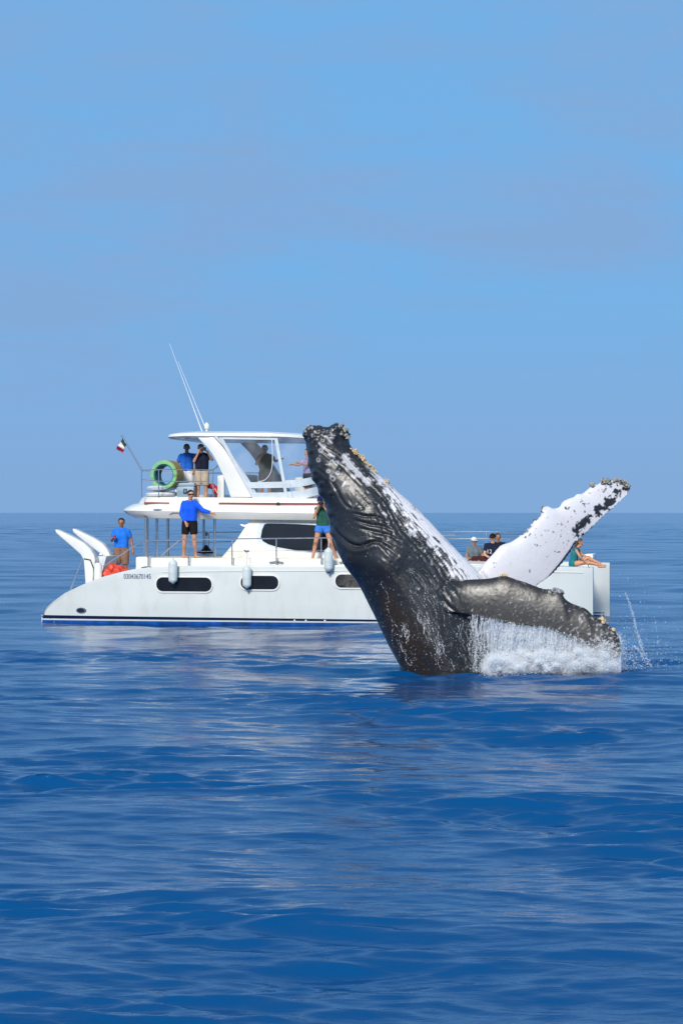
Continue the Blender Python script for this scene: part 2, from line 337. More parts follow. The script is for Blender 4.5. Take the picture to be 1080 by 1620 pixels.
def rrect(cu, cz, w_, h_, r, n=8):
    pts = []
    for (sx, sz, a0) in ((1, 1, 0), (-1, 1, 90), (-1, -1, 180), (1, -1, 270)):
        for k in range(n+1):
            a = math.radians(a0+90*k/n); pts.append((cu+sx*(w_/2-r)+r*math.cos(a), cz+sz*(h_/2-r)+r*math.sin(a)))
    return pts
def hull_patch(name, outline, material, parent, off):
    cu = sum(p[0] for p in outline)/len(outline); cz = sum(p[1] for p in outline)/len(outline)
    V = [(u, 1.0-side_w(u, z)-off, z) for u, z in outline]+[(u, 1.0-side_w(u, z)+0.03, z) for u, z in outline]
    n = len(outline); V.append((cu, 1.0-side_w(cu, cz)-off, cz))
    Fc = [(i, (i+1) % n, 2*n) for i in range(n)]+[(i, (i+1) % n, (i+1) % n+n, i+n) for i in range(n)]
    return mesh(name, V, Fc, material, parent, 30)
for (x0, x1, y0, y1) in ((247, 335.5, 913, 936.5), (381, 441, 910.5, 933), (530.5, 592, 908.5, 930.5), (700, 760, 908, 929)):
    a = bl(x0, y0, 0.02); b = bl(x1, y1, 0.02)
    cu, cz, w_, h_ = (a.x+b.x)/2, (a.z+b.z)/2, b.x-a.x, a.z-b.z
    wf = hull_patch('hull_window', rrect(cu, cz, w_, h_, h_/2*0.92), M['darkglass'], cat, 0.014)
    oo = rrect(cu, cz, w_+0.06, h_+0.06, (h_+0.06)/2*0.92); ii = rrect(cu, cz, w_-0.01, h_-0.01, (h_-0.01)/2*0.92); n_ = len(oo)
    V = [(u, 1.0-side_w(u, z)-d_, z) for P_, d_ in ((oo, 0.0), (oo, 0.030), (ii, 0.030), (ii, 0.0)) for u, z in P_]
    mesh('frame', V, [(r_*n_+i, r_*n_+(i+1) % n_, (r_+1)*n_+(i+1) % n_, (r_+1)*n_+i) for r_ in range(3) for i in range(n_)], M['gel'], wf, 40)
p = bl(128, 966, 0.15)
ex = hull_patch('exhaust_outlet', [(p.x+0.14*math.cos(t), p.z+0.075*math.sin(t)) for t in np.linspace(0, 6.283, 25)[:-1]], M['steel'], cat, 0.012)
hull_patch('outlet_mouth', [(p.x-0.01+0.10*math.cos(t), p.z+0.05*math.sin(t)) for t in np.linspace(0, 6.283, 25)[:-1]], M['black'], ex, 0.016)
for x in (466, 484, 514):
    p = bl(x, 985, 0.1); hull_patch('drain_fitting', [(p.x+0.025*math.cos(t), 0.11+0.022*math.sin(t)) for t in np.linspace(0, 6.283, 13)[:-1]], M['white'], cat, 0.012)
# registration number
fc = bpy.data.curves.new('registration', 'FONT'); fc.body = '03043670145'; fc.size = 0.185; fc.extrude = 0.002
tmp = bpy.data.objects.new('tmp', fc); COL.objects.link(tmp); dg = bpy.context.evaluated_depsgraph_get(); dg.update()
tme = bpy.data.meshes.new_from_object(tmp.evaluated_get(dg)); bpy.data.objects.remove(tmp)
a = bl(196, 915.5, 0.1); bnd = bl(239.5, 915.5, 0.1); wid = max(v.co.x for v in tme.vertices)
for v in tme.vertices:
    x, y, z = v.co; u = a.x+x*(bnd.x-a.x)/wid; zz = a.z+y*0.95; v.co = (u, 1.0-side_w(u, zz)-0.008-z, zz)
link('registration_number', tme, M['markblue'], cat, None)
# bridge deck and side decks
dz = bl(300, 882.5, 0.6).z
u0 = bl(214, 890, 0.4).x; u1 = 12.3
prism('bridge_deck', [(u0+0.35, 0.62), (u0, 1.25), (u0+0.04, dz-0.10), (u0+0.22, dz), (8.8, dz), (10.2, 1.58), (u1, 1.50), (u1, 1.0), (u1-0.6, 0.7)], 0.34, 6.86, M['cream'], cat, 0.035, 3)
prism('stern_platform', [(0.9, 0.70), (0.9, 0.86), (u0+0.4, 0.88), (u0+0.4, 0.66)], 1.6, 5.6, M['gel'], cat, 0.03)
for i, (uu, zz) in enumerate(((0.55, 0.52), (0.95, 0.80), (1.35, 1.05))):
    for vc in (1.0, 6.2): box('stern_step', (uu, vc-0.5, zz-0.28), (uu+0.5, vc+0.5, zz), M['gel'], cat, 0.02)
tube('cross_beam', [(13.55, 1.1, 1.25), (13.55, 3.6, 1.30), (13.55, 6.1, 1.25)], 0.11, M['gel'], cat, 12)
prism('trampoline', [(12.3, 1.30), (13.5, 1.27), (13.5, 1.25), (12.3, 1.28)], 1.7, 5.5, M['trampoline'], cat, 0)
box('side_locker', tuple(bl(214, 897, 0.38)), (bl(233, 884, 0.38).x, 1.2, bl(233, 881, 0.38).z), M['gel'], cat, 0.05, 3)
# saloon cabin
cp = [bl(x, y, 0.95) for x, y in ((345, 888), (352, 880), (372, 856), (388, 830), (398, 817), (560, 817), (590, 834), (625, 862), (650, 890))]
CABIN_V = 0.95
cab = prism('saloon_cabin', [(p.x, p.z) for p in cp], [0.90, 0.92, 0.97, 1.06, 1.10, 1.10, 1.06, 0.98, 0.92], [6.30, 6.28, 6.23, 6.14, 6.10, 6.10, 6.14, 6.22, 6.28], M['cream'], cat, 0.03, 3)
def cabv(z):
    return float(np.interp(z, [dz, 2.70], [0.90, 1.10]))
def cab_patch(name, pxs, material, parent, off, thick=0.03):
    P = [bl(x, y, 1.0) for x, y in pxs]; n = len(P); cu = sum(p.x for p in P)/n; cz = sum(p.z for p in P)/n
    V = [(p.x, cabv(p.z)-off, p.z) for p in P]+[(p.x, cabv(p.z)+thick, p.z) for p in P]+[(cu, cabv(cz)-off, cz)]
    Fc = [(i, (i+1) % n, 2*n) for i in range(n)]+[(i, (i+1) % n, (i+1) % n+n, i+n) for i in range(n)]
    return mesh(name, V, Fc, material, parent, 30)
wpx = [(412.5, 850), (414, 838), (417.5, 829.5), (422, 828), (445, 828.3), (470, 829.2), (500, 831), (540, 834), (575, 840), (600, 852), (592, 862), (560, 870), (520, 873), (490, 872.5), (465, 870), (440, 865.5), (425, 861), (416, 856)]
wfp = [(x+(x-490)*0.03-(5 if x < 430 else 0), y+(-2.2 if y < 850 else 1.5)) for x, y in wpx]
sw_ = cab_patch('saloon_window', wfp, M['vinyl'], cat, 0.010)
cab_patch('pane', wpx, M['darkglass'], sw_, 0.018)
cab_patch('air_vent', [(379, 829), (382, 832), (388, 833), (391, 829), (388, 831), (382, 830.5)], M['steel'], cat, 0.02)
prism('window_eyebrow', [(bl(425, 815, 1).x, bl(425, 815, 1).z-0.02), (bl(440, 812, 1).x, bl(440, 812, 1).z), (bl(560, 812, 1).x, bl(560, 812, 1).z), (bl(575, 816, 1).x, bl(575, 816, 1).z-0.02), (bl(565, 823, 1).x, bl(565, 823, 1).z), (bl(430, 819.5, 1).x, bl(430, 819.5, 1).z)], 0.86, 1.25, M['gel'], cat, 0.02)
# flybridge: overhanging slab, coaming, floor
def plan_ring(u0, u1, v0, v1, r0, r1, z, n=10):
    pts = []
    for (cu, cv, a0, r) in ((u1-r1, v1-r1, 0, r1), (u0+r0, v1-r0, 90, r0), (u0+r0, v0+r0, 180, r0), (u1-r1, v0+r1, 270, r1)):
        for k in range(n+1):
            a = math.radians(a0+90*k/n); pts.append((cu+r*math.cos(a), cv+r*math.sin(a), z))
    return pts
FU0 = bl(198, 806, 1.9).x; FU1 = bl(565, 815, 0.8).x
zb = bl(300, 821.5, 0.8).z; zt = bl(300, 797.5, 0.8).z; zc = bl(300, 786.5, 1.0).z
tilt = lambda u: -0.012*(u-4.0)
def tl(ring): return [(p[0], p[1], p[2]+tilt(p[0])) for p in ring]
rings = [tl(plan_ring(FU0+0.9, FU1-0.3, 1.15, 6.05, 0.8, 0.8, zb)), tl(plan_ring(FU0+0.30, FU1-0.1, 0.90, 6.30, 1.0, 0.9, zb+0.015)),
         tl(plan_ring(FU0+0.06, FU1-0.02, 0.80, 6.40, 1.1, 0.9, zb+0.12)), tl(plan_ring(FU0, FU1, 0.76, 6.44, 1.1, 0.9, zb+0.20)), tl(plan_ring(FU0+0.06, FU1, 0.78, 6.42, 1.1, 0.9, zb+0.27)),
         tl(plan_ring(FU0+0.25, FU1-0.05, 0.86, 6.34, 1.05, 0.9, zt-0.02)), tl(plan_ring(FU0+0.36, FU1-0.1, 0.92, 6.28, 1.0, 0.9, zt))]
V, Fc = loft_geo(rings); fly = mesh('flybridge_deck', V, Fc, M['gel'], cat, 30)
rings = [tl(plan_ring(FU0+0.38, FU1-0.12, 0.935, 6.265, 1.0, 0.9, zt-0.01)), tl(plan_ring(FU0+0.45, FU1-0.2, 0.96, 6.24, 1.0, 0.9, zt+0.10)),
         tl(plan_ring(FU0+0.50, FU1-0.3, 0.99, 6.21, 1.0, 0.9, zc-0.02)), tl(plan_ring(FU0+0.54, FU1-0.34, 1.03, 6.17, 0.98, 0.88, zc)),
         tl(plan_ring(FU0+0.62, FU1-0.42, 1.11, 6.09, 0.92, 0.82, zc)), tl(plan_ring(FU0+0.64, FU1-0.44, 1.13, 6.07, 0.92, 0.82, zc-0.02)), tl(plan_ring(FU0+0.64, FU1-0.44, 1.13, 6.07, 0.92, 0.82, zt+0.02))]
V, Fc = loft_geo(rings, caps=False); mesh('flybridge_coaming', V, Fc, M['cream'], cat, 35)
def vstrip(name, x0, x1, y0, y1, v, material, parent, th=0.012):
    a = bl(x0, y0, v); b = bl(x1, y1, v)
    return prism(name, [(a.x, a.z), (b.x, b.z), (b.x, b.z-0.055), (a.x, a.z-0.055)], v-th, v+0.05, material, parent, 0.005, 1)
vstrip('trim_stripe', 228, 268, 794.2, 794.8, 0.95, M['maroon'], cat, 0.025); vstrip('trim_stripe', 346, 520, 794.8, 795.8, 0.95, M['maroon'], cat, 0.025)
for x in (249,): 
    a = bl(x, 806.5, 0.76); prism('deck_vent', [(a.x+0.12*math.cos(t), a.z+0.025*math.sin(t)) for t in np.linspace(0, 6.283, 17)[:-1]], 0.752, 0.85, M['steel'], cat, 0)
a = bl(268, 811.5, 0.8); b = bl(288, 811.5, 0.8)
tube('grab_rail', [(a.x, 0.80, a.z-0.03), (a.x+0.1, 0.745, a.z+0.02), (b.x-0.1, 0.745, b.z+0.02), (b.x, 0.80, b.z-0.02)], 0.015, M['beige'], cat)
# hardtop
HU0 = bl(265, 688, 1.8).x; HU1 = bl(488, 688, 1.2).x
hz = bl(300, 692, 1.2).z
def htl(ring): return [(p[0], p[1], p[2]-0.045*((p[0]-HU0)/(HU1-HU0)-0.35)**2*4+0.0) for p in ring]
rings = [htl(plan_ring(HU0+0.35, HU1-0.25, 1.45, 5.75, 0.7, 0.9, hz-0.01)), htl(plan_ring(HU0+0.06, HU1-0.04, 1.16, 6.04, 0.8, 1.1, hz+0.0)), htl(plan_ring(HU0, HU1, 1.10, 6.10, 0.8, 1.1, hz+0.045)),
         htl(plan_ring(HU0+0.04, HU1-0.02, 1.12, 6.08, 0.8, 1.1, hz+0.115)), htl(plan_ring(HU0+0.25, HU1-0.15, 1.35, 5.85, 0.75, 1.0, hz+0.165)), htl(plan_ring(HU0+0.8, HU1-0.7, 1.9, 5.3, 0.6, 0.8, hz+0.185))]
V, Fc = loft_geo(rings); mesh('hardtop', V, Fc, M['gel'], cat, 30)
def arch(v0, v1, material):
    out = catmull([bl(x, y, 1.2) for x, y in ((337, 690), (352, 706), (372, 735), (390, 762), (404, 787))], 14)
    inn = catmull([bl(x, y, 1.2) for x, y in ((365, 787), (360, 770), (350, 745), (334, 715), (311, 690))], 14)
    prof = [(p[0], p[2]) for p in list(out)+list(inn)]
    return prism('hardtop_arch', prof, v0, v1, material, cat, 0.02, 2)
arch(1.16, 1.36, M['gel']); arch(5.84, 6.04, M['beige'])
arch_edge = catmull([bl(x, y, 1.12) for x, y in ((341, 691), (357, 708), (377, 737), (395, 764), (408, 789))], 14)
tube('arch_beading', [tuple(p) for p in arch_edge], 0.035, M['vinyl'], cat, 8)
# clear vinyl enclosure
enc = None
def enc_strip(name, x0y0, x1y1, v0, v1, wid_, material=M['vinyl'], vertical=False, parent=None, th=0.02):
    a = bl(*x0y0, v0); b = bl(*x1y1, v1)
    if vertical: q = [(a.x, a.z), (a.x+wid_, a.z), (b.x+wid_, b.z), (b.x, b.z)]
    else: q = [(a.x, a.z), (b.x, b.z), (b.x, b.z-wid_), (a.x, a.z-wid_)]
    return prism(name, q, [v0-th, v1-th, v1-th, v0-th] if not vertical else [v0-th, v0-th, v1-th, v1-th], [v0+th, v1+th, v1+th, v0+th] if not vertical else [v0+th, v0+th, v1+th, v1+th], material, parent, 0.006, 1)
pa = [bl(x, y, 1.08) for x, y in ((346, 691), (436, 692.5), (455, 792), (406, 791))]
V = [tuple(p) for p in pa]; encl = mesh('enclosure_panel', V, [(0, 1, 2, 3)], M['clear'], cat)
cur = [bl(436, 692.5, 1.08), bl(455, 792, 1.08)]
top = [bl(436, 692.5, 1.08), bl(460, 693, 1.10), bl(480, 693.5, 1.35), bl(492, 694, 1.9), bl(500, 694, 3.6)]
bot = [bl(455, 792, 1.08), bl(480, 789, 1.10), bl(502, 783, 1.35), bl(516, 781, 1.9), bl(524, 780, 3.6)]
T_ = catmull(top, 16); B_ = catmull(bot, 16)
V = []; Fc = []
for i in range(16):
    for k in range(7): V.append(tuple(T_[i]*(1-k/6)+B_[i]*k/6+np.array([0, 0.03*math.sin(i*1.9+k*0.5), 0])))
for i in range(15):
    for k in range(6): a = i*7+k; Fc.append((a, a+1, a+8, a+7))
encf = mesh('enclosure_panel', V, Fc, M['clear'], cat)
enc_strip('enclosure_band', (391, 763), (449.5, 762), 1.07, 1.07, 0.16, parent=cat); enc_strip('enclosure_band', (399.5, 779.5), (453.5, 779), 1.07, 1.07, 0.22, parent=cat)
enc_strip('enclosure_band', (352, 691.8), (437, 693.0), 1.07, 1.07, 0.05, parent=cat)
enc_strip('enclosure_post', (434, 693), (451.5, 792.5), 1.06, 1.06, 0.085, vertical=True, parent=cat)
enc_strip('enclosure_post', (346, 692), (402, 792), 1.06, 1.06, 0.10, vertical=True, parent=cat)
for t0, t1 in ((0.68, 0.80), (0.86, 1.0)):
    V = []; Fc = []
    for i in range(16):
        for t in (t0, t1): V.append(tuple(T_[i]*(1-t)+B_[i]*t+np.array([0.01, -0.02, 0])))
        for t in (t1, t0): V.append(tuple(T_[i]*(1-t)+B_[i]*t+np.array([0.01, 0.01, 0])))
    for i in range(15):
        for k in range(4): a = i*4+k; b = i*4+(k+1) % 4; Fc.append((a, b, b+4, a+4))
    mesh('enclosure_band', V, Fc, M['vinyl'], cat)
zip_ = catmull([bl(430, 694, 1.05), bl(431, 720, 1.05), bl(430, 740, 1.05), bl(426, 752, 1.05), bl(418, 760, 1.05), bl(408, 762, 1.05)], 16)
tube('zipper', [tuple(p) for p in zip_], 0.010, M['white'], cat, 6)
# helm console and bench on the flybridge
box('helm_console', tuple(bl(465, 800, 2.2)), (bl(498, 800, 2.2).x, 5.0, 3.75), M['gel'], cat, 0.06, 3)
box('helm_bench', (bl(395, 800, 2.4).x, 2.9, 2.9), (bl(450, 800, 2.4).x, 5.2, 3.36), M['beige'], cat, 0.06, 3)
box('seat_back', (bl(387, 800, 4).x, 2.6, 3.0), (bl(392, 800, 4).x+0.06, 5.0, 3.85), M['beige'], cat, 0.05, 3)
box('sun_lounge', (bl(282, 800, 4.4).x, 4.2, 2.9), (bl(345, 800, 4.4).x, 5.9, 3.32), M['gel'], cat, 0.06, 3)
box('lounge_backrest', (bl(281, 790, 5).x, 4.7, 3.1), (bl(312, 790, 5).x, 4.95, bl(300, 744, 4.8).z), M['white'], cat, 0.05, 3)
box('ladder_frame', (bl(345, 790, 1.6).x, 1.5, 3.0), (bl(347, 790, 1.6).x+0.15, 1.62, bl(345, 752, 1.6).z), M['gel'], cat, 0.03)
# poles under the flybridge
for (x, yt, yb, v, r) in ((230.5, 812, 897, 0.95, 0.045), (248, 816, 882, 2.2, 0.04), (265.5, 818, 878, 3.2, 0.04), (339.5, 820, 882, 0.98, 0.032), (233, 815, 880, 6.1, 0.04), (322, 815, 880, 6.15, 0.04)):
    a = bl(x, yt, v); b = bl(x, yb, v); tube('support_pole', [(a.x, a.y, zb+0.03+tilt(a.x)), (b.x, b.y, dz-0.05 if x > 240 else b.z)], r, M['steel'], cat, 10)
# flybridge rail
def rail(name, pts, r=0.014): return tube(name, pts, r, M['steel'], cat, 8)
fr = 1.02
FR = [bl(x, y, fr) for x, y in ((224, 744), (258, 742.5), (300, 743), (338, 743.5))]
rail('handrail', [tuple(p) for p in FR]); rail('handrail', [tuple(bl(x, y, fr)) for x, y in ((224, 759), (258, 761.5), (300, 761.5), (338, 762))], 0.012)
for x in (224, 251, 337): rail('stanchion', [tuple(bl(x, 743, fr)), tuple(bl(x+0.3, 787, fr+0.03))])
rail('handrail', [tuple(bl(224, 744, fr)), (bl(224, 744, fr).x-0.15, 1.6, bl(224, 744, fr).z), (bl(224, 744, fr).x-0.15, 5.6, bl(224, 744, fr).z), (bl(224, 744, fr).x, 6.2, bl(224, 744, fr).z)])
FRF = bl(300, 743, fr).z
rail('handrail', [(bl(224, 744, fr).x, 6.2, FRF), (bl(338, 744, fr).x, 6.2, FRF)])
for uu in (bl(224, 744, fr).x, bl(338, 744, fr).x): rail('stanchion', [(uu, 6.2, FRF), (uu, 6.2, zc-0.1)])
rail('grab_handle', [tuple(bl(x, y, 1.5)) for x, y in ((331, 745), (337, 743), (343, 739), (344, 736))], 0.018)
# main deck rails, near side
sr = 0.20
rail('handrail', [tuple(bl(x, y, sr)) for x, y in ((163, 896), (178, 886), (222, 857.5), (228, 855), (240, 854.5), (300, 853.5), (420, 852), (540, 850.5), (620, 848), (720, 846))], 0.016)
for x, yb in ((234.5, 898), (298, 895), (367, 894), (437, 893.5), (508, 893), (580, 893), (650, 893)): rail('stanchion', [tuple(bl(x, 854 if x < 300 else 852, sr)), tuple(bl(x, yb, sr+0.02))], 0.018)
rail('lifeline', [tuple(bl(x, y, sr)) for x, y in ((234, 873), (367, 872), (508, 871), (650, 869))], 0.006)
rail('stair_rail', [tuple(bl(x, y, 1.6)) for x, y in ((254, 880), (262, 872), (288, 851), (292, 849))], 0.02)
# far side rails
fz = 6.75
rail('handrail', [tuple(bl(x, y, fz)) for x, y in ((310, 842.5), (385, 841.5), (500, 841), (700, 841), (769, 841), (860, 842), (900, 846))], 0.018)
rail('handrail', [tuple(bl(x, y, fz)) for x, y in ((310, 858), (500, 854), (700, 852), (769, 852), (860, 853), (895, 856))], 0.014)
for x in (330, 500, 630, 769, 852): rail('stanchion', [tuple(bl(x, 842, fz)), tuple(bl(x, 893, fz))], 0.02)
# cleats and small deck fittings
for x, y in ((232, 900.5),): 
    a = bl(x, y, 0.06); tube('mooring_cleat', [(a.x-0.16, 0.16, a.z+0.03), (a.x-0.05, 0.10, a.z+0.05), (a.x+0.05, 0.10, a.z+0.05), (a.x+0.16, 0.16, a.z+0.03)], 0.025, M['steel'], cat)
for x in (437, 548): 
    a = bl(x, 892, 0.3); tube('mooring_cleat', [(a.x-0.18, 0.3, a.z+0.03), (a.x, 0.3, a.z+0.05), (a.x+0.18, 0.3, a.z+0.03)], 0.022, M['steel'], cat)
a = bl(390, 871, 0.2); tube('rail_bracket', [(a.x-0.05, 0.2, a.z), (a.x, 0.18, a.z-0.03), (a.x+0.06, 0.2, a.z-0.01)], 0.03, M['steel'], cat)
a = bl(440, 797.5, 0.92); prism('navigation_light', [(a.x+0.05*math.cos(t), a.z+0.05*math.sin(t)) for t in np.linspace(0, 6.283, 13)[:-1]], 0.88, 0.95, M['flag_g'], cat, 0.01)
# davit arms at the stern
d1 = [(86.7, 837.5), (90, 838), (113, 848.5), (133, 859.5), (143, 869), (149, 879), (150.5, 887), (148.5, 903), (146, 926), (135, 927), (133.5, 905), (132, 886), (127, 877), (110, 862), (98, 852), (88, 843)]
d2 = [(114, 836), (118, 837), (150, 852.5), (163, 861), (170, 870), (175, 881), (178, 893), (176, 908), (166, 910), (167, 893), (162, 879), (135, 858.5), (123, 849), (115, 842)]
for prof, v, th, mm in ((d1, 0.85, 0.34, 'gel'), (d2, 2.3, 0.34, 'gel')):
    P = [bl(x, y, v) for x, y in prof]; da = prism('stern_davit_arm', [(p.x, p.z) for p in P], v, v+th, M[mm], cat, 0.035, 3)
a = bl(148, 880, 1.2); b = bl(172, 912, 2.2)
prism('lift_platform', [(a.x, a.z), (a.x+0.35, a.z), (b.x, 0.8), (b.x-0.4, 0.8)], 1.2, 2.3, M['vinyl'], cat, 0.02)
for x, y in ((157.5, 879), (166, 883)): 
    a = bl(x, y, 2.2); box('davit_fitting', (a.x-0.05, 2.22, a.z-0.06), (a.x+0.05, 2.32, a.z+0.05), M['steel'], cat, 0.015)
tube('davit_stay', [tuple(bl(131, 885, 0.9)), tuple(bl(111, 934, 0.6))], 0.022, M['steel'], cat)
tube('davit_stay', [tuple(bl(133, 884, 0.84)), tuple(bl(143, 886, 0.84)), tuple(bl(148, 899, 0.84)), tuple(bl(150, 921, 0.9))], 0.016, M['black'], cat)
tube('davit_stay', [tuple(bl(133, 884, 0.84)), tuple(bl(177, 886, 2.2))], 0.010, M['steel'], cat)
prism('bow_locker', [(p.x, p.z) for p in (bl(922, 891, 3.2), bl(922, 877, 3.2), bl(938, 876, 3.2), bl(938, 891, 3.2))], 3.2, 4.2, M['gel'], cat, 0.03)
prism('bow_seat', [(p.x, p.z) for p in (bl(745, 897, 3.4), bl(745, 880, 3.4), bl(800, 880, 3.4), bl(800, 897, 3.4))], 3.4, 4.4, M['c_mar'], cat, 0.04)
# antennas on the hardtop
for (xt, yt, xb, yb, v) in ((268, 543, 322, 678, 3.3), (282, 572, 330, 676, 3.9)):
    a = bl(xt, yt, v); b = bl(xb, yb, v); b.z = hz+0.12
    an = tube('antenna', [tuple(b), tuple(b.lerp(a, 0.5)), tuple(a)], [0.017, 0.010, 0.005], M['antenna'], cat, 6)
    box('antenna_base', (b.x-0.09, v-0.08, hz+0.09), (b.x+0.10, v+0.08, hz+0.22), M['gel'], an, 0.03)
a = bl(327, 672, 3.6); lt = tube('mast_light', [(a.x, 3.6, hz+0.13), (a.x, 3.6, hz+0.36)], [0.03, 0.025], M['gel'], cat, 8)
mesh('lamp_globe', *tube_geo([(a.x, 3.6, hz+0.30), (a.x, 3.6, hz+0.34), (a.x, 3.6, hz+0.42), (a.x, 3.6, hz+0.48)], [0.05, 0.075, 0.07, 0.02], 10), M['cream'], lt)

# ------------------------------------------------------------------ things on the boat
def wtag(o, label, c, group=None): return tag(o, label, c, group)
def at_boat(name, p): return empty(name, b2w(p), YAW)
# flag
a = bl(224, 743, 1.02); fl = at_boat('flag', a); fl.location.z = b2w(a).z
wtag(fl, 'small green, white and red flag on a slanted staff at the flybridge rail', 'flag')
tpt = bl(192, 688, 1.02)-a; tube('staff', [(0, 0, 0), tuple(tpt)], 0.022, M['steel'], fl)
s0 = (bl(194, 692.5, 1.02)-a); s1 = (bl(200.5, 703.5, 1.02)-a)
q0 = (bl(183.5, 710.5, 1.02)-a); q1 = (bl(193.5, 717, 1.02)-a)
for bi, (nm, mm) in enumerate((('green_band', 'flag_g'), ('white_band', 'flag_w'), ('red_band', 'flag_r'))):
    V = []; Fc = []; n_ = 5; k_ = 6
    for i in range(n_):
        f = (bi+i/(n_-1))/3.0
        for k in range(k_):
            g = k/(k_-1); p = (s0.lerp(q0, f)).lerp(s1.lerp(q1, f), g)
            p = p+Vector((0, 0.06*math.sin(f*7+g*2.0), 0.015*math.sin(f*9))); V.append(tuple(p))
    for i in range(n_-1):
        for k in range(k_-1): c_ = i*k_+k; Fc.append((c_, c_+1, c_+k_+1, c_+k_))
    o = mesh(nm, V, Fc, M[mm], fl); md = o.modifiers.new('t', 'SOLIDIFY'); md.thickness = 0.006
# rolled mat
a = bl(258, 751, 2.0); a.z = bl(258, 751, 1.3).z
rm = at_boat('rolled_mat', (a.x, 1.35, zc-0.02)); wtag(rm, 'rolled foam mat with bright green rim and tan outside lying by the flybridge rail', 'mat')
ax = Vector((0.075, 0.40, -0.01)); c0 = Vector((bl(258.5, 751, 1.35).x-a.x, 0, bl(258.5, 751, 1.35).z-(zc-0.02)))
def annulus(name, c, axis, ro, ri, material, parent, n=40):
    axis = Vector(axis); d = axis.normalized(); e1 = d.cross(Vector((0, 0, 1))).normalized(); e2 = d.cross(e1); rings = []
    for (t, r) in ((0.02, ri), (0, (ro+ri)/2), (0.02, ro), (0.5, ro), (1, ro), (1, ri), (0.5, ri)):
        rings.append([c+axis*t+r*(math.cos(x)*e1+math.sin(x)*e2) for x in [2*math.pi*k/n for k in range(n)]])
    rings.append(rings[0]); V, Fc = loft_geo(rings, caps=False); return mesh(name, V, Fc, material, parent, 40)
annulus('outer_layer', c0+ax*0.06, ax, 0.385, 0.355, M['tan'], rm); annulus('green_rim', c0, ax*0.35, 0.375, 0.285, M['green'], rm)
annulus('inner_layer', c0+ax*0.05, ax*0.9, 0.285, 0.255, M['teal'], rm)
# boards
def board(z, label, tiltx, du):
    o = at_boat('paddleboard', (bl(247, 780, 1.5).x+du, 1.25, z)); rings = []
    for t in np.linspace(0, 1, 16):
        u = -0.30+t*0.78; wv_ = 0.42*math.sin(math.pi*min(max(t*0.94+0.03, 0), 1))**0.5
        rings.append([(u, 0.45+wv_*math.cos(k), 0.02+0.085*math.sin(k)*(0.6+0.4*math.sin(math.pi*t))+0.05*(t-0.5)**2*4*tiltx+0.10*t*tiltx) for k in np.linspace(0, 6.283, 17)[:-1]])
    V, Fc = loft_geo(rings); b = mesh('deck_shell', V, Fc, M['white'], o, 40)
    tube('rim_band', [(-0.30+t*0.78, 0.45-0.423*math.sin(math.pi*min(max(t*0.94+0.03, 0), 1))**0.5, 0.02+0.05*(t-0.5)**2*4*tiltx+0.10*t*tiltx-0.03) for t in np.linspace(0.02, 0.98, 14)], 0.014, M['vinyl'], o, 6)
    wtag(o, label, 'board')
board(zc+0.05, 'white paddleboard, lower of two stacked under the rolled mat', 0.1, 0)
board(zc+0.21, 'white paddleboard, upper of two stacked under the rolled mat', 0.3, 0.03)
# cooler
a = bl(278, 787, 1.5); b = bl(307, 768, 1.5); co = at_boat('cooler_box', (a.x, 1.5, zc-0.02))
wtag(co, 'pale blue-grey cooler box with dark blue badge on flybridge edge', 'cooler')
wd = b.x-a.x; hh_ = b.z-zc
V = []; 
prism('box_body', [(0.03, 0), (wd-0.03, 0), (wd, hh_), (0, hh_)], 0.0, 0.40, M['cooler'], co, 0.02)
prism('lid', [(-0.02, hh_+0.004), (wd+0.02, hh_+0.004), (wd+0.01, hh_+0.09), (-0.01, hh_+0.09)], -0.02, 0.42, M['cooler'], co, 0.02)
bd = box('badge', (wd*0.42, -0.012, hh_*0.35), (wd*0.62, 0.01, hh_*0.80), M['markblue'], co, 0.004)
box('badge_mark', (wd*0.49, -0.016, hh_*0.45), (wd*0.515, -0.008, hh_*0.70), M['cooler'], bd, 0); box('badge_mark', (wd*0.535, -0.016, hh_*0.50), (wd*0.565, -0.008, hh_*0.66), M['cooler'], bd, 0)
# red bags
def blob(name, P, r, material, parent, voxel=0.02, amp=0.02, sc=9, smooth=3):
    V = []; Fc = []
    for p, q in zip(P, r):
        bm = bmesh.new(); bmesh.ops.create_icosphere(bm, subdivisions=2, radius=1.0)
        n0 = len(V); V += [Vector(p)+Vector((v.co.x*q[0], v.co.y*q[1], v.co.z*q[2])) for v in bm.verts]; bm.verts.index_update()
        Fc += [tuple(n0+v.index for v in f.verts) for f in bm.faces]; bm.free()
    me = remesh(V, Fc, voxel, smooth)
    if amp:
        n = len(me.vertices); C = np.zeros(n*3); me.vertices.foreach_get('co', C); C = C.reshape(-1, 3)
        NN = np.zeros(n*3); me.vertices.foreach_get('normal', NN); NN = NN.reshape(-1, 3)
        C = C+NN*(amp*fbm(C, sc, 3.0, 3))[:, None]; me.vertices.foreach_set('co', C.ravel()); me.update()
    return link(name, me, material, parent, 50)
a = bl(296, 755, 4.5); bg_ = at_boat('red_backpack', (a.x, 4.62, a.z-0.16)); wtag(bg_, 'red bag with shoulder straps hung on the white lounge backrest', 'bag')
blob('bag_body', [(0, 0, 0.08), (0, 0, 0.2)], [(0.13, 0.07, 0.12), (0.10, 0.06, 0.1)], M['red'], bg_, 0.015)
for s in (-1, 1): tube('strap', [(s*0.05, -0.03, 0.24), (s*0.09, -0.03, 0.32), (s*0.12, 0.02, 0.38)], 0.02, M['red'], bg_)
a = bl(344, 786, 2.0); rb = at_boat('red_life_vest', (a.x, 2.0, zc-0.05)); wtag(rb, 'red life vest leaning beside the hardtop arch', 'life vest')
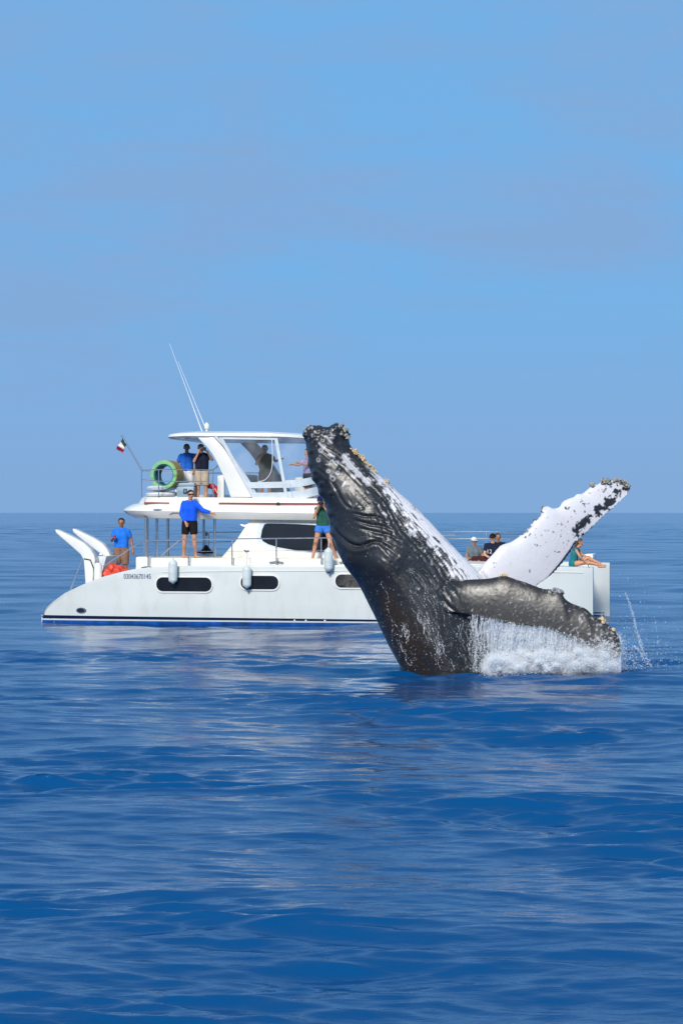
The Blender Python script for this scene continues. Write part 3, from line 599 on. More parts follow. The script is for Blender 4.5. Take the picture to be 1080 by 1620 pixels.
blob('vest_body', [(-0.16, 0, 0.34), (-0.06, 0, 0.24), (0.06, 0, 0.12), (0.12, 0, 0.05)], [(0.13, 0.07, 0.08), (0.10, 0.07, 0.12), (0.09, 0.07, 0.14), (0.07, 0.07, 0.08)], M['red'], rb, 0.016)
tube('strap', [(-0.05, -0.075, 0.28), (0.03, -0.08, 0.14), (0.09, -0.07, 0.05)], 0.012, M['c_white'], rb)
# orange bundle on the stern
a = bl(182, 914, 0.9); ob = at_boat('orange_bundle', (a.x, 1.0, 1.05)); wtag(ob, 'crumpled orange-red tarpaulin bundle on the stern beside the davit arms', 'tarpaulin')
blob('tarp_body', [(-0.10, 0, 0.33), (-0.22, 0, 0.18), (0.06, 0.05, 0.26), (0.26, 0.05, 0.22), (-0.05, 0.05, 0.10), (0.40, 0.05, 0.22)], [(0.13, 0.2, 0.14), (0.14, 0.22, 0.16), (0.18, 0.25, 0.14), (0.18, 0.2, 0.10), (0.26, 0.25, 0.16), (0.10, 0.15, 0.06)], M['orange'], ob, 0.018, 0.045, 6, 2)
a = bl(155, 917, 0.75); wp = at_boat('white_canister', (a.x, 0.75, a.z)); wtag(wp, 'upright white canister on the stern between davit arms and orange bundle', 'canister')
mesh('canister_body', *tube_geo([(0, 0, -0.06), (0, 0, 0.0), (0, 0, 0.36), (0, 0, 0.42), (0, 0, 0.44)], [0.10, 0.11, 0.105, 0.08, 0.03], 14), M['gel'], wp)
# fenders
flab = ['white cylindrical fender hanging over the longest hull window', 'white cylindrical fender covering the left end of the middle hull window', 'white cylindrical fender hanging below the feet of the woman in green']
for i, (x, y0, y1, yr) in enumerate(((273.5, 887, 922, 881), (390.5, 896, 929.5, 871), (519.5, 868, 903, 851))):
    v = -0.14; a = bl(x, y1, v); t = bl(x, y0, v); h_ = t.z-a.z; f = at_boat('fender', (a.x, v, a.z)); wtag(f, flab[i], 'fender', 'fenders along the hull')
    R = 0.115
    V, Fc = tube_geo([(0, 0, -0.03), (0, 0, 0.0), (0, 0, 0.04), (0, 0, 0.09), (0, 0, h_*0.5), (0, 0, h_-0.09), (0, 0, h_-0.04), (0, 0, h_), (0, 0, h_+0.03)], [0.025, 0.045, R*0.93, R, R, R, R*0.93, 0.05, 0.025], 16); mesh('fender_body', V, Fc, M['fender'], f, 60)
    rt = bl(x+0.5, yr, 0.2); tube('rope', [(0, 0, h_), (rt.x-a.x, 0.34, rt.z-a.z)], 0.012, M['rope'], f, 6)
    V, Fc = tube_geo([(0, 0, -0.035), (0, 0, -0.06)], [0.03, 0.028], 8); mesh('end_eye', V, Fc, M['black'], f)
# black and red gear on the far rail
a = bl(326, 870, 5.6); gr = at_boat('deck_gear', (a.x, 5.6, dz)); wtag(gr, 'dark dome with red ends on a thin stand at the far rail', 'deck gear')
hz_ = bl(326, 866, 5.6).z-dz
mesh('dome', *tube_geo([(0, 0, 0.02), (0, 0, 0.10), (0, 0, 0.18), (0, 0, 0.26)], [0.19, 0.16, 0.09, 0.03], 14), M['black'], gr)
for s in (-1, 1): box('red_end', (s*0.20-0.05, -0.06, 0.03), (s*0.20+0.05, 0.06, 0.10), M['red'], gr, 0.02)
tube('stand', [(0, 0, 0), (0, 0, bl(326, 846, 5.6).z-dz)], 0.015, M['steel'], gr)
mesh('knob', *tube_geo([(0, 0, bl(326, 848, 5.6).z-dz), (0, 0, bl(326, 845, 5.6).z-dz), (0, 0, bl(326, 841, 5.6).z-dz)], [0.03, 0.07, 0.03], 10), M['steel'], gr)

# ------------------------------------------------------------------ people
def frust(V, Fc, p0, p1, r0, r1, e0=True, e1=True, seg=12, flat=1.0):
    p0 = Vector(p0); p1 = Vector(p1); d = p1-p0; ln = max(d.length, 1e-6); d = d/ln
    a = d.cross(Vector((0, 1, 0)))
    if a.length < 0.1: a = d.cross(Vector((1, 0, 0)))
    a.normalize(); b = d.cross(a); pr = []
    if e0: pr += [(-math.cos(t)*r0, math.sin(t)*r0) for t in (0.25, 0.6, 1.0)]
    pr += [(0, r0), (ln*0.5, (r0+r1)/2), (ln, r1)]
    if e1: pr += [(ln+math.cos(t)*r1, math.sin(t)*r1) for t in (1.0, 0.6, 0.25)]
    n0 = len(V)
    for (s, r) in pr:
        for k in range(seg):
            t = 2*math.pi*k/seg; V.append(p0+d*s+r*(math.cos(t)*a+flat*math.sin(t)*b))
    for i in range(len(pr)-1):
        for k in range(seg):
            q = n0+i*seg+k; w_ = n0+i*seg+(k+1) % seg; Fc.append((q, w_, w_+seg, q+seg))
    Fc.append(tuple(n0+k for k in range(seg))[::-1]); Fc.append(tuple(n0+(len(pr)-1)*seg+k for k in range(seg)))
STAND = dict(pelvis=(0, 0, .93), chest=(0, 0, 1.28), neck=(0, 0, 1.46), head=(0, -.02, 1.615),
             shL=(.17, 0, 1.385), elL=(.25, .03, 1.13), wrL=(.26, -.03, .88), shR=(-.17, 0, 1.385), elR=(-.25, .03, 1.13), wrR=(-.26, -.03, .88),
             hpL=(.095, 0, .90), knL=(.11, -.02, .49), anL=(.12, .02, .08), hpR=(-.095, 0, .90), knR=(-.11, -.02, .49), anR=(-.12, .02, .08))
def person(label, loc, rz, pose, scale, skin, top, bottom, sleeve='short', leg=0.95, hair='hair', cap=None, face=(0, -1, 0), belt=None, glasses=False, female=False, toes=(0, -1), longhair=False, feet=True, bare=False):
    J = {k: Vector(v) for k, v in STAND.items()}; J.update({k: Vector(v) for k, v in pose.items()})
    root = empty('person', loc, rz); root.scale = (scale,)*3; tag(root, label, 'person')
    fw = 0.86 if female else 1.0
    V = []; Fc = []; up = (J['neck']-J['pelvis']).normalized()
    def torso(V, Fc, g, z0=0.0, flatend=False, wst=1.0):
        ch = J['chest']; pe = J['pelvis']+up*z0
        for s in (-1, 1):
            side = (J['shL']-J['shR']).normalized()*s
            frust(V, Fc, ch+side*.070*fw, pe+side*.065*fw, (.112+g)*fw, (.10+g)*wst, True, not flatend)
            frust(V, Fc, ch+side*.07*fw+up*.02, J['neck']+side*.06-up*.06, (.105+g)*fw, .075+g*.8)
        frust(V, Fc, J['shL'], J['shR'], .058*fw+g*.7, .058*fw+g*.7)
        for s_ in 'LR': frust(V, Fc, J['sh'+s_], J['neck']-up*.015, .055*fw+g*.6, .048+g*.5)
    torso(V, Fc, 0.0)
    frust(V, Fc, J['neck']-up*.05, J['head']-Vector((0, 0, .04)), .058*fw, .055*fw)
    for s in 'LR':
        frust(V, Fc, J['sh'+s], J['el'+s], .056*fw, .043*fw); frust(V, Fc, J['el'+s], J['wr'+s], .043*fw, .029*fw)
        frust(V, Fc, J['hp'+s], J['kn'+s], .092*(1.02 if female else 1), .058); 
        mid = J['kn'+s].lerp(J['an'+s], .3)+Vector((0, .015, 0)); frust(V, Fc, J['kn'+s], mid, .056, .058); frust(V, Fc, mid, J['an'+s], .056, .036)
        if feet:
            td = Vector((toes[0], toes[1], 0)).normalized(); foot = J['an'+s]+Vector((0, 0, -.045)); frust(V, Fc, foot-td*.04, foot+td*.15+Vector((0, 0, -.012)), .036, .026)
        wd_ = (J['wr'+s]-J['el'+s]).normalized(); frust(V, Fc, J['wr'+s], J['wr'+s]+wd_*.07, .030, .036)
    hd = J['head']; f = Vector(face).normalized(); sd = f.cross(Vector((0, 0, 1))).normalized()
    frust(V, Fc, hd+Vector((0, 0, .035))-f*.015, hd+Vector((0, 0, .03))+f*.012, .088, .082)
    frust(V, Fc, hd+f*.025+Vector((0, 0, .0)), hd+f*.035+Vector((0, 0, -.075)), .07, .042)
    frust(V, Fc, hd+f*.085+Vector((0, 0, .02)), hd+f*.112+Vector((0, 0, -.02)), .013, .017)
    for s in (-1, 1): frust(V, Fc, hd+sd*s*.088+Vector((0, 0, .02)), hd+sd*s*.092+Vector((0, 0, -.015)), .018, .013)
    me = remesh(V, Fc, 0.013, 3)
    bm = bmesh.new(); bm.from_mesh(me)
    for s in 'LR':                                      # five fingers on each hand
        wd_ = (J['wr'+s]-J['el'+s]).normalized(); palm = J['wr'+s]+wd_*.075
        sx = wd_.cross(Vector((0, 0, 1)))
        if sx.length < .3: sx = wd_.cross(Vector((0, 1, 0)))
        sx.normalize(); cu = wd_.cross(sx).normalized()
        if cu.z > 0: cu = -cu
        for k, (off, ln) in enumerate(((-.027, .06), (-.009, .072), (.010, .068), (.027, .052))):
            b0 = palm+sx*off; b1 = b0+wd_*ln*.55+cu*.008; b2 = b1+wd_*ln*.45+cu*.025
            v_, f_ = tube_geo([b0, b1, b2], [.0105, .0095, .008], 6); vs = [bm.verts.new(q) for q in v_]
            for q in f_: bm.faces.new([vs[i] for i in q])
        t0 = J['wr'+s]+wd_*.03+sx*-.03; v_, f_ = tube_geo([t0, t0+wd_*.03-sx*.022, t0+wd_*.055-sx*.026+cu*.015], [.013, .011, .009], 6); vs = [bm.verts.new(q) for q in v_]
        for q in f_: bm.faces.new([vs[i] for i in q])
    bm.to_mesh(me); bm.free()
    link('body', me, M[skin], root, 60)
    def gar(name, V, Fc, mm, vox=0.014): return link(name, remesh(V, Fc, vox, 2), M[mm], root, 60)
    if top:
        V = []; Fc = []
        torso(V, Fc, 0.02 if not bare else .010, 0.02 if bottom else -0.05, True, 1.05)
        fr_ = {'short': .62, 'long': 1.0, 'none': 0.0}[sleeve]
        for s in 'LR':
            if fr_ > 0: frust(V, Fc, J['sh'+s], J['sh'+s].lerp(J['el'+s], min(1, fr_) if sleeve == 'short' else 1), .078*fw, .068*fw if sleeve == 'short' else .060, True, sleeve == 'long')
            if sleeve == 'long': frust(V, Fc, J['el'+s], J['el'+s].lerp(J['wr'+s], .93), .060, .046, True, False)
        if sleeve != 'none': frust(V, Fc, J['neck']-up*.06, J['neck']+up*.015, .085, .068, True, False)
        gar('shirt' if sleeve != 'none' else 'top', V, Fc, top)
    if bottom:
        V = []; Fc = []; side = (J['hpL']-J['hpR']).normalized()
        for s_ in (-1, 1): frust(V, Fc, J['pelvis']+up*.085+side*s_*.07*fw, J['pelvis']-up*.02+side*s_*.08*fw, .112, .118, False, True)
        for s in 'LR': frust(V, Fc, J['hp'+s], J['hp'+s].lerp(J['kn'+s], leg), .118, .098 if leg > .5 else .112, True, False)
        gar('shorts', V, Fc, bottom)
    if belt:
        V = []; Fc = []; side = (J['hpL']-J['hpR']).normalized()
        for s_ in (-1, 1): frust(V, Fc, J['pelvis']+up*.09+side*s_*.07, J['pelvis']+up*.055+side*s_*.07, .122, .122, False, False)
        gar('belt', V, Fc, belt)
    # hair or cap: a shell cut by a slanting plane
    V = []; Fc = []; frust(V, Fc, hd+Vector((0, 0, .046))-f*.02, hd+Vector((0, 0, .044))+f*.006, .097, .090)
    if longhair: frust(V, Fc, hd-f*.06+Vector((0, 0, .0)), J['neck']-f*.10-Vector((0, 0, .06)), .065, .04)
    me = remesh(V, Fc, 0.013, 1); bm = bmesh.new(); bm.from_mesh(me)
    nrm = (f*0.72+Vector((0, 0, -0.66))).normalized()
    if not longhair or cap: bmesh.ops.bisect_plane(bm, geom=bm.verts[:]+bm.edges[:]+bm.faces[:], plane_co=hd+f*.05+Vector((0, 0, .070)), plane_no=nrm, clear_outer=True)
    else: bmesh.ops.bisect_plane(bm, geom=bm.verts[:]+bm.edges[:]+bm.faces[:], plane_co=hd+f*.05+Vector((0, 0, .05)), plane_no=nrm, clear_outer=True)
    bm.to_mesh(me); bm.free(); ho = link('hair', me, M[hair], root, 60)
    if cap:
        V = []; Fc = []; frust(V, Fc, hd+Vector((0, 0, .052))-f*.015, hd+Vector((0, 0, .05))+f*.01, .106, .100)
        me = remesh(V, Fc, 0.013, 1); bm = bmesh.new(); bm.from_mesh(me)
        bmesh.ops.bisect_plane(bm, geom=bm.verts[:]+bm.edges[:]+bm.faces[:], plane_co=hd+Vector((0, 0, .048)), plane_no=(f*0.10+Vector((0, 0, -1))).normalized(), clear_outer=True)
        bm.to_mesh(me); bm.free(); co_ = link('cap', me, M[cap], root, 60)
        V = []; 
        for rr_, zz in ((.07, 0), (.175, -.022)):
            for k in range(9): t = math.radians(-62+15.5*k); V.append(hd+Vector((0, 0, .052+zz))+f*(rr_*math.cos(t))+sd*(min(rr_, .12)*math.sin(t)*1.0))
        o = mesh('brim', V, [(k, k+1, k+10, k+9) for k in range(8)], M[cap], co_); md = o.modifiers.new('t', 'SOLIDIFY'); md.thickness = .012
    for s in (-1, 1):
        if not glasses: V, Fc = tube_geo([hd+f*.074+sd*s*.033+Vector((0, 0, .018)), hd+f*.087+sd*s*.033+Vector((0, 0, .018))], [.015, .006], 8); mesh('eye', V, Fc, M['black'], root)
    V, Fc = tube_geo([hd+f*.078-sd*.026+Vector((0, 0, -.055)), hd+f*.086+Vector((0, 0, -.054)), hd+f*.078+sd*.026+Vector((0, 0, -.055))], .009, 6); mesh('mouth', V, Fc, M['lip'], root)
    if glasses:
        V, Fc = tube_geo([hd+sd*.09+f*.02+Vector((0, 0, .025)), hd+f*.075+sd*.07+Vector((0, 0, .02)), hd+f*.10+sd*.03+Vector((0, 0, .018)), hd+f*.10-sd*.03+Vector((0, 0, .018)), hd+f*.075-sd*.07+Vector((0, 0, .02)), hd-sd*.09+f*.02+Vector((0, 0, .025))], [.006, .014, .017, .017, .014, .006], 8); mesh('sunglasses', V, Fc, M['black'], root)
    return root
def bp(px, py, v): return b2w(bl(px, py, v))
def held(root, name, p, size, material, label, c, kind='box'):
    mw = Matrix.Translation(root.location) @ Matrix.Rotation(root.rotation_euler.z, 4, 'Z') @ Matrix.Scale(root.scale.x, 4)
    o = empty(name, mw @ Vector(p), root.rotation_euler.z); tag(o, label, c)
    if kind == 'camera':
        box('camera_body', (-.065, -.03, -.045), (.065, .03, .045), M['black'], o, .01)
        mesh('lens', *tube_geo([(0, -.03, 0), (0, -.06, 0), (0, -.13, 0)], [.035, .034, .037], 12), M['black'], o)
    elif kind == 'phone':
        b_ = box('phone_body', (-.075, -.006, -.038), (.075, .006, .038), M['black'], o, .004)
        mesh('lens', *tube_geo([(-.05, -.006, .02), (-.05, -.010, .02)], [.008, .008], 8), M['steel'], b_)
    else:
        mesh('cup_body', *tube_geo([(0, 0, -.05), (0, 0, .05)], [.032, .042], 12), M['red'], o)
    return o
# man at the stern
pA = bp(192, 922, 3.4)
A = person('man in blue polo and brown shorts standing alone at the stern', pA, 0.0, dict(elR=(-.26, .02, 1.14), wrR=(-.20, -.20, 1.20), elL=(.27, .03, 1.13), wrL=(.31, -.02, .88)), 1.0, 'skin_b', 'c_sky', 'c_brown', leg=1.0, belt='c_black')
held(A, 'red_cup', (-.16, -.28, 1.235), 0, 'red', 'small red cup in the hand of the man at the stern', 'cup', 'cup')
# man in long sleeves on the side deck
B = person('man in bright blue long-sleeved shirt and black shorts standing on the side deck', bp(300, 882.5, 0.62), 0.0,
           dict(head=(.03, -.03, 1.615), shL=(.15, -.05, 1.40), shR=(-.15, .05, 1.40), elR=(-.22, .02, 1.13), wrR=(-.10, -.14, .92), elL=(.34, -.12, 1.22), wrL=(.56, -.17, 1.16), hpL=(.09, -.02, .90), knL=(.12, -.06, .49), anL=(.15, -.02, .08), hpR=(-.09, .02, .90), knR=(-.13, -.0, .49), anR=(-.16, .06, .08)), 0.995, 'skin_d', 'c_blue2', 'c_black', sleeve='long', leg=.72, glasses=True, face=(.35, -1, 0), toes=(.8, -1))
# two men at the flybridge rail
zf = zt+0.02
def flyp(px, v): p = b2w(bl(px, 790, v)); p.z = zf; return p
box('flybridge_sole', (FU0+1.0, 1.3, zt-0.02), (FU1-0.6, 5.9, zt+0.02), M['beige'], cat, 0.005)
hC = (bl(295, 703.5, 2.3).z-zf)/1.72
C = person('man in royal blue polo leaning at the flybridge rail behind the rolled mat', flyp(295.5, 2.3), 0.0, dict(elR=(-.30, .06, 1.13), wrR=(-.27, -.16, .98), shL=(.185, 0, 1.40), elL=(.27, .05, 1.14), wrL=(.22, -.1, .95)), hC, 'skin_b', 'c_blue', 'c_white', face=(.25, -1, 0))
hD = (bl(318, 703, 1.8).z-zf)/1.72
D = person('man in dark navy shirt and khaki shorts photographing from the flybridge', flyp(319.5, 1.8), 0.0, dict(head=(-.03, -.03, 1.60), elR=(-.22, -.14, 1.22), wrR=(-.09, -.22, 1.48), elL=(.30, -.08, 1.27), wrL=(.19, -.20, 1.46)), hD, 'skin_c', 'c_navy', 'c_khaki', leg=.93, face=(.15, -1, 0))
held(D, 'camera', (.06, -.24, 1.58), 0, 'black', 'dark camera at the face of the man in navy on the flybridge', 'camera', 'camera')
# helm
hE = (bl(418, 704.5, 2.4).z-zf)/1.72
E = person('man in dark olive shirt photographing behind the clear flybridge enclosure', flyp(420, 2.4), 0.0, dict(head=(-.02, -.04, 1.60), elR=(-.27, -.10, 1.17), wrR=(-.08, -.22, 1.44), elL=(.30, -.02, 1.25), wrL=(.42, -.10, 1.30)), hE, 'skin_b', 'c_olive', 'c_black', face=(.1, -1, 0))
held(E, 'camera', (-.02, -.24, 1.57), 0, 'black', 'dark camera at the face of the man in olive behind the enclosure', 'camera', 'camera')
Fp = person('person in lilac shirt reaching forward at the helm behind the curved clear panel', flyp(487, 2.0), math.radians(-60), dict(elR=(-.24, -.20, 1.22), wrR=(-.20, -.46, 1.24), elL=(.24, -.20, 1.22), wrL=(.22, -.46, 1.28)), hE*0.92, 'skin_d', 'c_lilac', 'c_navy')
# woman on the side deck
G = person('woman in green tank top, light blue shorts and dark blue cap on the side deck', bp(511, 888.5, 0.55), 0.0,
           dict(head=(-.06, -.05, 1.60), neck=(-.02, 0, 1.45), shL=(.17, 0, 1.39), shR=(-.17, 0, 1.39), elR=(-.24, -.16, 1.16), wrR=(-.14, -.24, 1.42), elL=(.22, -.16, 1.16), wrL=(.03, -.23, 1.44), knL=(.20, -.05, .49), anL=(.34, -.02, .08), knR=(-.20, -.02, .49), anR=(-.28, 0, .08)), 0.955, 'skin_d', 'c_tank', 'c_denim', sleeve='none', leg=.32, hair='hair_b', cap='c_capblue', face=(-.15, -1, 0), female=True, longhair=True, toes=(.3, -1))
held(G, 'camera', (-.07, -.27, 1.555), 0, 'black', 'dark camera at the face of the woman in green', 'camera', 'camera')
# seated people on the foredeck
SEAT = dict(pelvis=(0, 0, .10), chest=(0, -.02, .44), neck=(0, -.02, .62), head=(0, -.04, .775), shL=(.185, -.02, .565), shR=(-.185, -.02, .565), elL=(.25, -.08, .30), wrL=(.20, -.28, .20), elR=(-.25, -.08, .30), wrR=(-.20, -.28, .20),
            hpL=(.095, -.02, .09), knL=(.14, -.42, .12), anL=(.15, -.44, -.33), hpR=(-.095, -.02, .09), knR=(-.14, -.42, .12), anR=(-.15, -.44, -.33))
def seat(**k): d = dict(SEAT); d.update(k); return d
person('seated man in grey shirt and white cap on the foredeck', bp(749.5, 894, 3.55), 0.0, seat(elL=(.30, -.12, .26), wrL=(.47, -.22, .30), elR=(-.25, -.05, .28), wrR=(-.10, -.28, .16)), 0.80, 'skin_b', 'c_grey', 'c_mar', cap='c_white', face=(.25, -1, 0), glasses=True)
H = person('seated man in navy jersey and dark cap on the foredeck', bp(779, 893, 3.45), 0.0, seat(elR=(-.25, -.08, .30), wrR=(-.05, -.30, .16)), 0.88, 'skin_c', 'c_navy', 'c_navy', cap='c_black', face=(-.3, -1, 0))
person('person with brown hair seated just behind the man in navy jersey', bp(787, 892, 4.1), 0.0, seat(), 0.90, 'skin_b', 'c_navy', 'c_navy', hair='hair_b', face=(.3, -1, 0))
fc = bpy.data.curves.new('jersey', 'FONT'); fc.body = '12'; fc.size = 0.17; fc.extrude = 0.004
tmp = bpy.data.objects.new('tmp', fc); COL.objects.link(tmp); dg = bpy.context.evaluated_depsgraph_get(); dg.update()
tme = bpy.data.meshes.new_from_object(tmp.evaluated_get(dg)); bpy.data.objects.remove(tmp)
for v in tme.vertices: x, y, z = v.co; v.co = (x-.20, -.185-.02*math.cos(x*8)-z+0.03, y+.33)
link('jersey_number', tme, M['c_white'], H, None)
person('woman in teal swimsuit sitting on the near bow with legs stretched forward', bp(906, 897, 0.95), math.radians(75), dict(pelvis=(0, .0, .10), chest=(0, -.06, .40), neck=(0, -.12, .56), head=(0, -.20, .70), shL=(.16, -.10, .52), shR=(-.16, -.10, .52), elL=(.22, -.24, .34), wrL=(.14, -.40, .30), elR=(-.22, -.24, .30), wrR=(-.16, -.40, .14),
       hpL=(.09, -.03, .09), knL=(.12, -.42, .26), anL=(.12, -.78, .10), hpR=(-.09, -.03, .09), knR=(-.10, -.42, .14), anR=(-.06, -.80, .06)), 0.86, 'skin_d', 'c_teal', 'c_teal', sleeve='none', leg=.12, hair='hair_b', female=True, bare=True, longhair=True)

# ------------------------------------------------------------------ the whale
YW = 42.1
def build_whale():
    ST = [((500, 675), (536, 676)), ((488, 678), (546, 680)), ((482.5, 689), (551, 690)), ((484.5, 706), (555, 706)), ((488, 730), (577, 729)), ((493, 752), (602, 753)), ((504, 777), (629, 777)), ((515, 803), (656, 802)),
          ((522, 833), (683, 829)), ((531, 866), (708, 856)), ((548, 896), (731, 880)), ((567, 925), (755, 904)), ((588, 965), (778, 938)), ((612, 1015), (796, 985)), ((637, 1062), (808, 1040)),
          ((668, 1120), (822, 1105)), ((705, 1190), (838, 1180)), ((770, 1290), (850, 1270))]
    Ls = catmull([W(*a, YW) for a, b in ST], 200); Rs = catmull([W(*b, YW) for a, b in ST], 200)
    Cc = (Ls+Rs)/2; Aa = (Rs-Ls)/2; wid = np.linalg.norm(Aa, axis=1)
    sk = np.linspace(0, 1, 200)
    depth = wid*np.interp(sk, [0, .1, .3, .6, 1], [0.9, 0.95, 0.98, 0.95, 0.9])
    rings = []
    for i in range(200):
        R_ = []
        for k in range(72):
            t = 2*math.pi*k/72; c, s = math.cos(t), math.sin(t)
            R_.append(Cc[i]+Aa[i]*np.sign(c)*abs(c)**0.92+np.array([0, -depth[i]*np.sign(s)*abs(s)**0.92, 0]))
        rings.append(R_)
    V, Fc = loft_geo(rings); V = [tuple(v) for v in V]
    def flipper(lead, trail, YL, YT, th):
        nS = 70; Ld = catmull(lead, nS); Td = catmull(trail, nS); rg = []; prm = []
        for i in range(nS):
            s = i/(nS-1); R_ = []; h = th(s); k_ = 14
            for k in range(k_): c = k/(k_-1); R_.append((c, 1))
            for k in range(k_-2, 0, -1): c = k/(k_-1); R_.append((c, -1))
            pts = []
            for c, sg in R_:
                c2 = c**1.4; prf = max(1.9*math.sqrt(max(c2, 0))*(1-c2*0.90), min(1.0, c2*30)*0.045/h)
                P = Ld[i]*(1-c2)+Td[i]*c2; pts.append(P+np.array([0, -sg*h*prf*0.5, 0]))
            rg.append(pts)
        return loft_geo(rg), Ld, Td
    def Wy(pts, Y0, Y1, n=None):
        m_ = len(pts); return [W(x, y, Y0+(Y1-Y0)*i/(m_-1)) for i, (x, y) in enumerate(pts)]
    def Wn(pts, o): return [W(x, y, float(np.interp(x, [650, 690, 730, 790, 978], [41.80, 41.36, 41.14, 41.0, 40.7]))+o) for x, y in pts]
    nl = [(650, 915), (690, 918), (730, 917), (772, 915), (790, 911.5), (800, 911), (812, 915), (822, 918), (843, 925), (858, 931), (872, 932), (880, 932), (888, 936), (892, 945), (900, 952), (914, 958), (927, 963), (936, 972), (950, 980), (958, 985), (968, 993), (976, 1003), (981, 1017)]
    ntr = [(x, y+3+4*max(0, min(1, (x-840)/100))) for x, y in [(650, 985), (700, 968), (737, 969), (772, 978), (795, 983), (815, 986.5), (843, 989.5), (858, 991), (872, 994.5), (886, 999), (901, 1004.5), (912, 1009), (922, 1012), (930, 1015), (936, 1018), (941, 1020), (947, 1023), (952, 1026), (958, 1029), (963, 1033), (969, 1035), (975, 1034), (980, 1026)]]
    (v1, f1), NL, NT = flipper(Wn(nl, 0.0), Wn(ntr, -0.15), 0, 0, lambda s: 0.19*(1-s)**0.7+0.08)
    fl_ = [(742, 930), (756, 902), (770, 886), (782, 873), (792, 862), (806, 858), (823, 847), (832, 838), (841, 829), (849, 821), (855, 815), (858, 802), (866, 800.5), (874, 804), (884, 802), (889, 794), (900, 788), (907, 786), (912, 781), (920, 781), (930, 773), (938, 767), (946, 766), (953, 759), (963, 762), (972, 758), (982, 759), (990, 762), (995, 768)]
    ftr = [(800, 960), (836, 942), (850, 926), (862, 918), (872, 910), (880, 902), (889, 892), (897, 881), (904, 871), (910, 860), (918, 852), (928, 843), (938, 834), (947, 825), (955, 817), (964, 809), (973, 802), (979, 796), (984, 792), (988, 788), (991, 785), (993, 782), (994.5, 779), (995.5, 777), (996, 775), (996.3, 773.5), (996.3, 772), (996, 770.5), (995.6, 769)]
    (v2, f2), FL, FT = flipper(Wy(fl_, 42.75, 43.6), Wy(ftr, 42.95, 43.75), 0, 0, lambda s: 0.30*(1-s)**0.8+0.06)
    for v, f in ((v1, f1), (v2, f2)):
        n0 = len(V); V += [tuple(p) for p in v]; Fc += [tuple(n0+i for i in q) for q in f]
    me = remesh(V, Fc, 0.0165, 2)
    n = len(me.vertices); P = np.zeros(n*3); me.vertices.foreach_get('co', P); P = P.reshape(-1, 3)
    NN = np.zeros(n*3); me.vertices.foreach_get('normal', NN); NN = NN.reshape(-1, 3)
    # body coordinates
    si = np.zeros(n, int)
    for a in range(0, n, 20000):
        d = (P[a:a+20000, 0:1]-Cc[None, :, 0])**2+(P[a:a+20000, 2:3]-Cc[None, :, 2])**2
        # prefer the station whose cross line passes through the vertex
        ad = (P[a:a+20000, 0:1]-Cc[None, :, 0])*np.gradient(Cc[:, 0])[None]+(P[a:a+20000, 2:3]-Cc[None, :, 2])*np.gradient(Cc[:, 2])[None]
        si[a:a+20000] = np.argmin(d, axis=1)
    s = sk[si]; au = Aa[si]/wid[si][:, None]
    tt = ((P-Cc[si])*au).sum(1)/wid[si]; ee = (YW-P[:, 1])/depth[si]; r2 = np.sqrt(tt**2+ee**2); phi = np.degrees(np.arctan2(np.abs(ee), tt))
    flip = ss(1.10, 1.22, r2)*(s > 0.25)
    near = flip*(P[:, 1] < YW); far = flip*(P[:, 1] >= YW); body = 1-flip
    front = ss(-0.1, 0.25, -NN[:, 1])
    # flipper coordinates (span, chord)
    def fcoord(Ld, Td):
        C_ = (Ld+Td)/2; sp = np.zeros(n)
        for a in range(0, n, 20000):
            d = (P[a:a+20000, 0:1]-C_[None, :, 0])**2+(P[a:a+20000, 2:3]-C_[None, :, 2])**2; sp[a:a+20000] = np.argmin(d, axis=1)
        k = sp.astype(int); ch = Td[k]-Ld[k]; ch[:, 1] = 0; q = P-Ld[k]; q[:, 1] = 0
        return k/(len(Ld)-1), (q*ch).sum(1)/np.maximum((ch**2).sum(1), 1e-6)
    ns, nc = fcoord(NL, NT); fs, fcd = fcoord(FL, FT)
    f1_ = fbm(P, 1.6, 1.0, 4); f2_ = fbm(P, 6.0, 5.0, 4); f3_ = fbm(P, 15.0, 9.0, 3); f4_ = nz3(P, 34.0, 2.0)
    disp = np.zeros(n)
    # throat pleats
    pl = body*ss(0.10, 0.17, s)*(1-ss(0.60, 0.72, s))*(1-ss(62, 82, phi))
    gph = (phi+2.2*f1_)*np.pi/5.5
    groove = 1-np.abs(np.sin(gph))**0.6
    disp -= pl*0.040*groove
    pl2 = body*ss(0.22, 0.30, s)*(1-ss(0.55, 0.66, s))*ss(60, 75, phi)*(1-ss(95, 112, phi))
    disp -= pl2*0.022*(1-np.abs(np.sin((phi+4*f1_)*np.pi/5.5))**0.6)*ss(-0.2, 0.3, f2_)
    # skin folds on the near flank
    def poly(pts, depth_, wdt, lip=0.5):
        nonlocal disp
        Q = catmull([W(x, y, 41.5) for x, y in pts], 40)[:, [0, 2]]
        sel = np.where((P[:, 1] < YW-0.15) & (P[:, 0] > Q[:, 0].min()-.3) & (P[:, 0] < Q[:, 0].max()+.3) & (P[:, 2] > Q[:, 1].min()-.3) & (P[:, 2] < Q[:, 1].max()+.3))[0]
        if len(sel) == 0: return
        d = np.sqrt(((P[sel][:, None, [0, 2]]-Q[None])**2).sum(-1)); k = d.argmin(1); d = d.min(1)
        taper = np.sin(np.pi*np.clip((k+1)/41, 0, 1))**0.5
        below = P[sel][:, 2] < Q[k, 1]
        disp[sel] += taper*(-depth_*np.exp(-(d/wdt)**2)+lip*depth_*np.exp(-((d-wdt*2.6)/(wdt*1.8))**2))
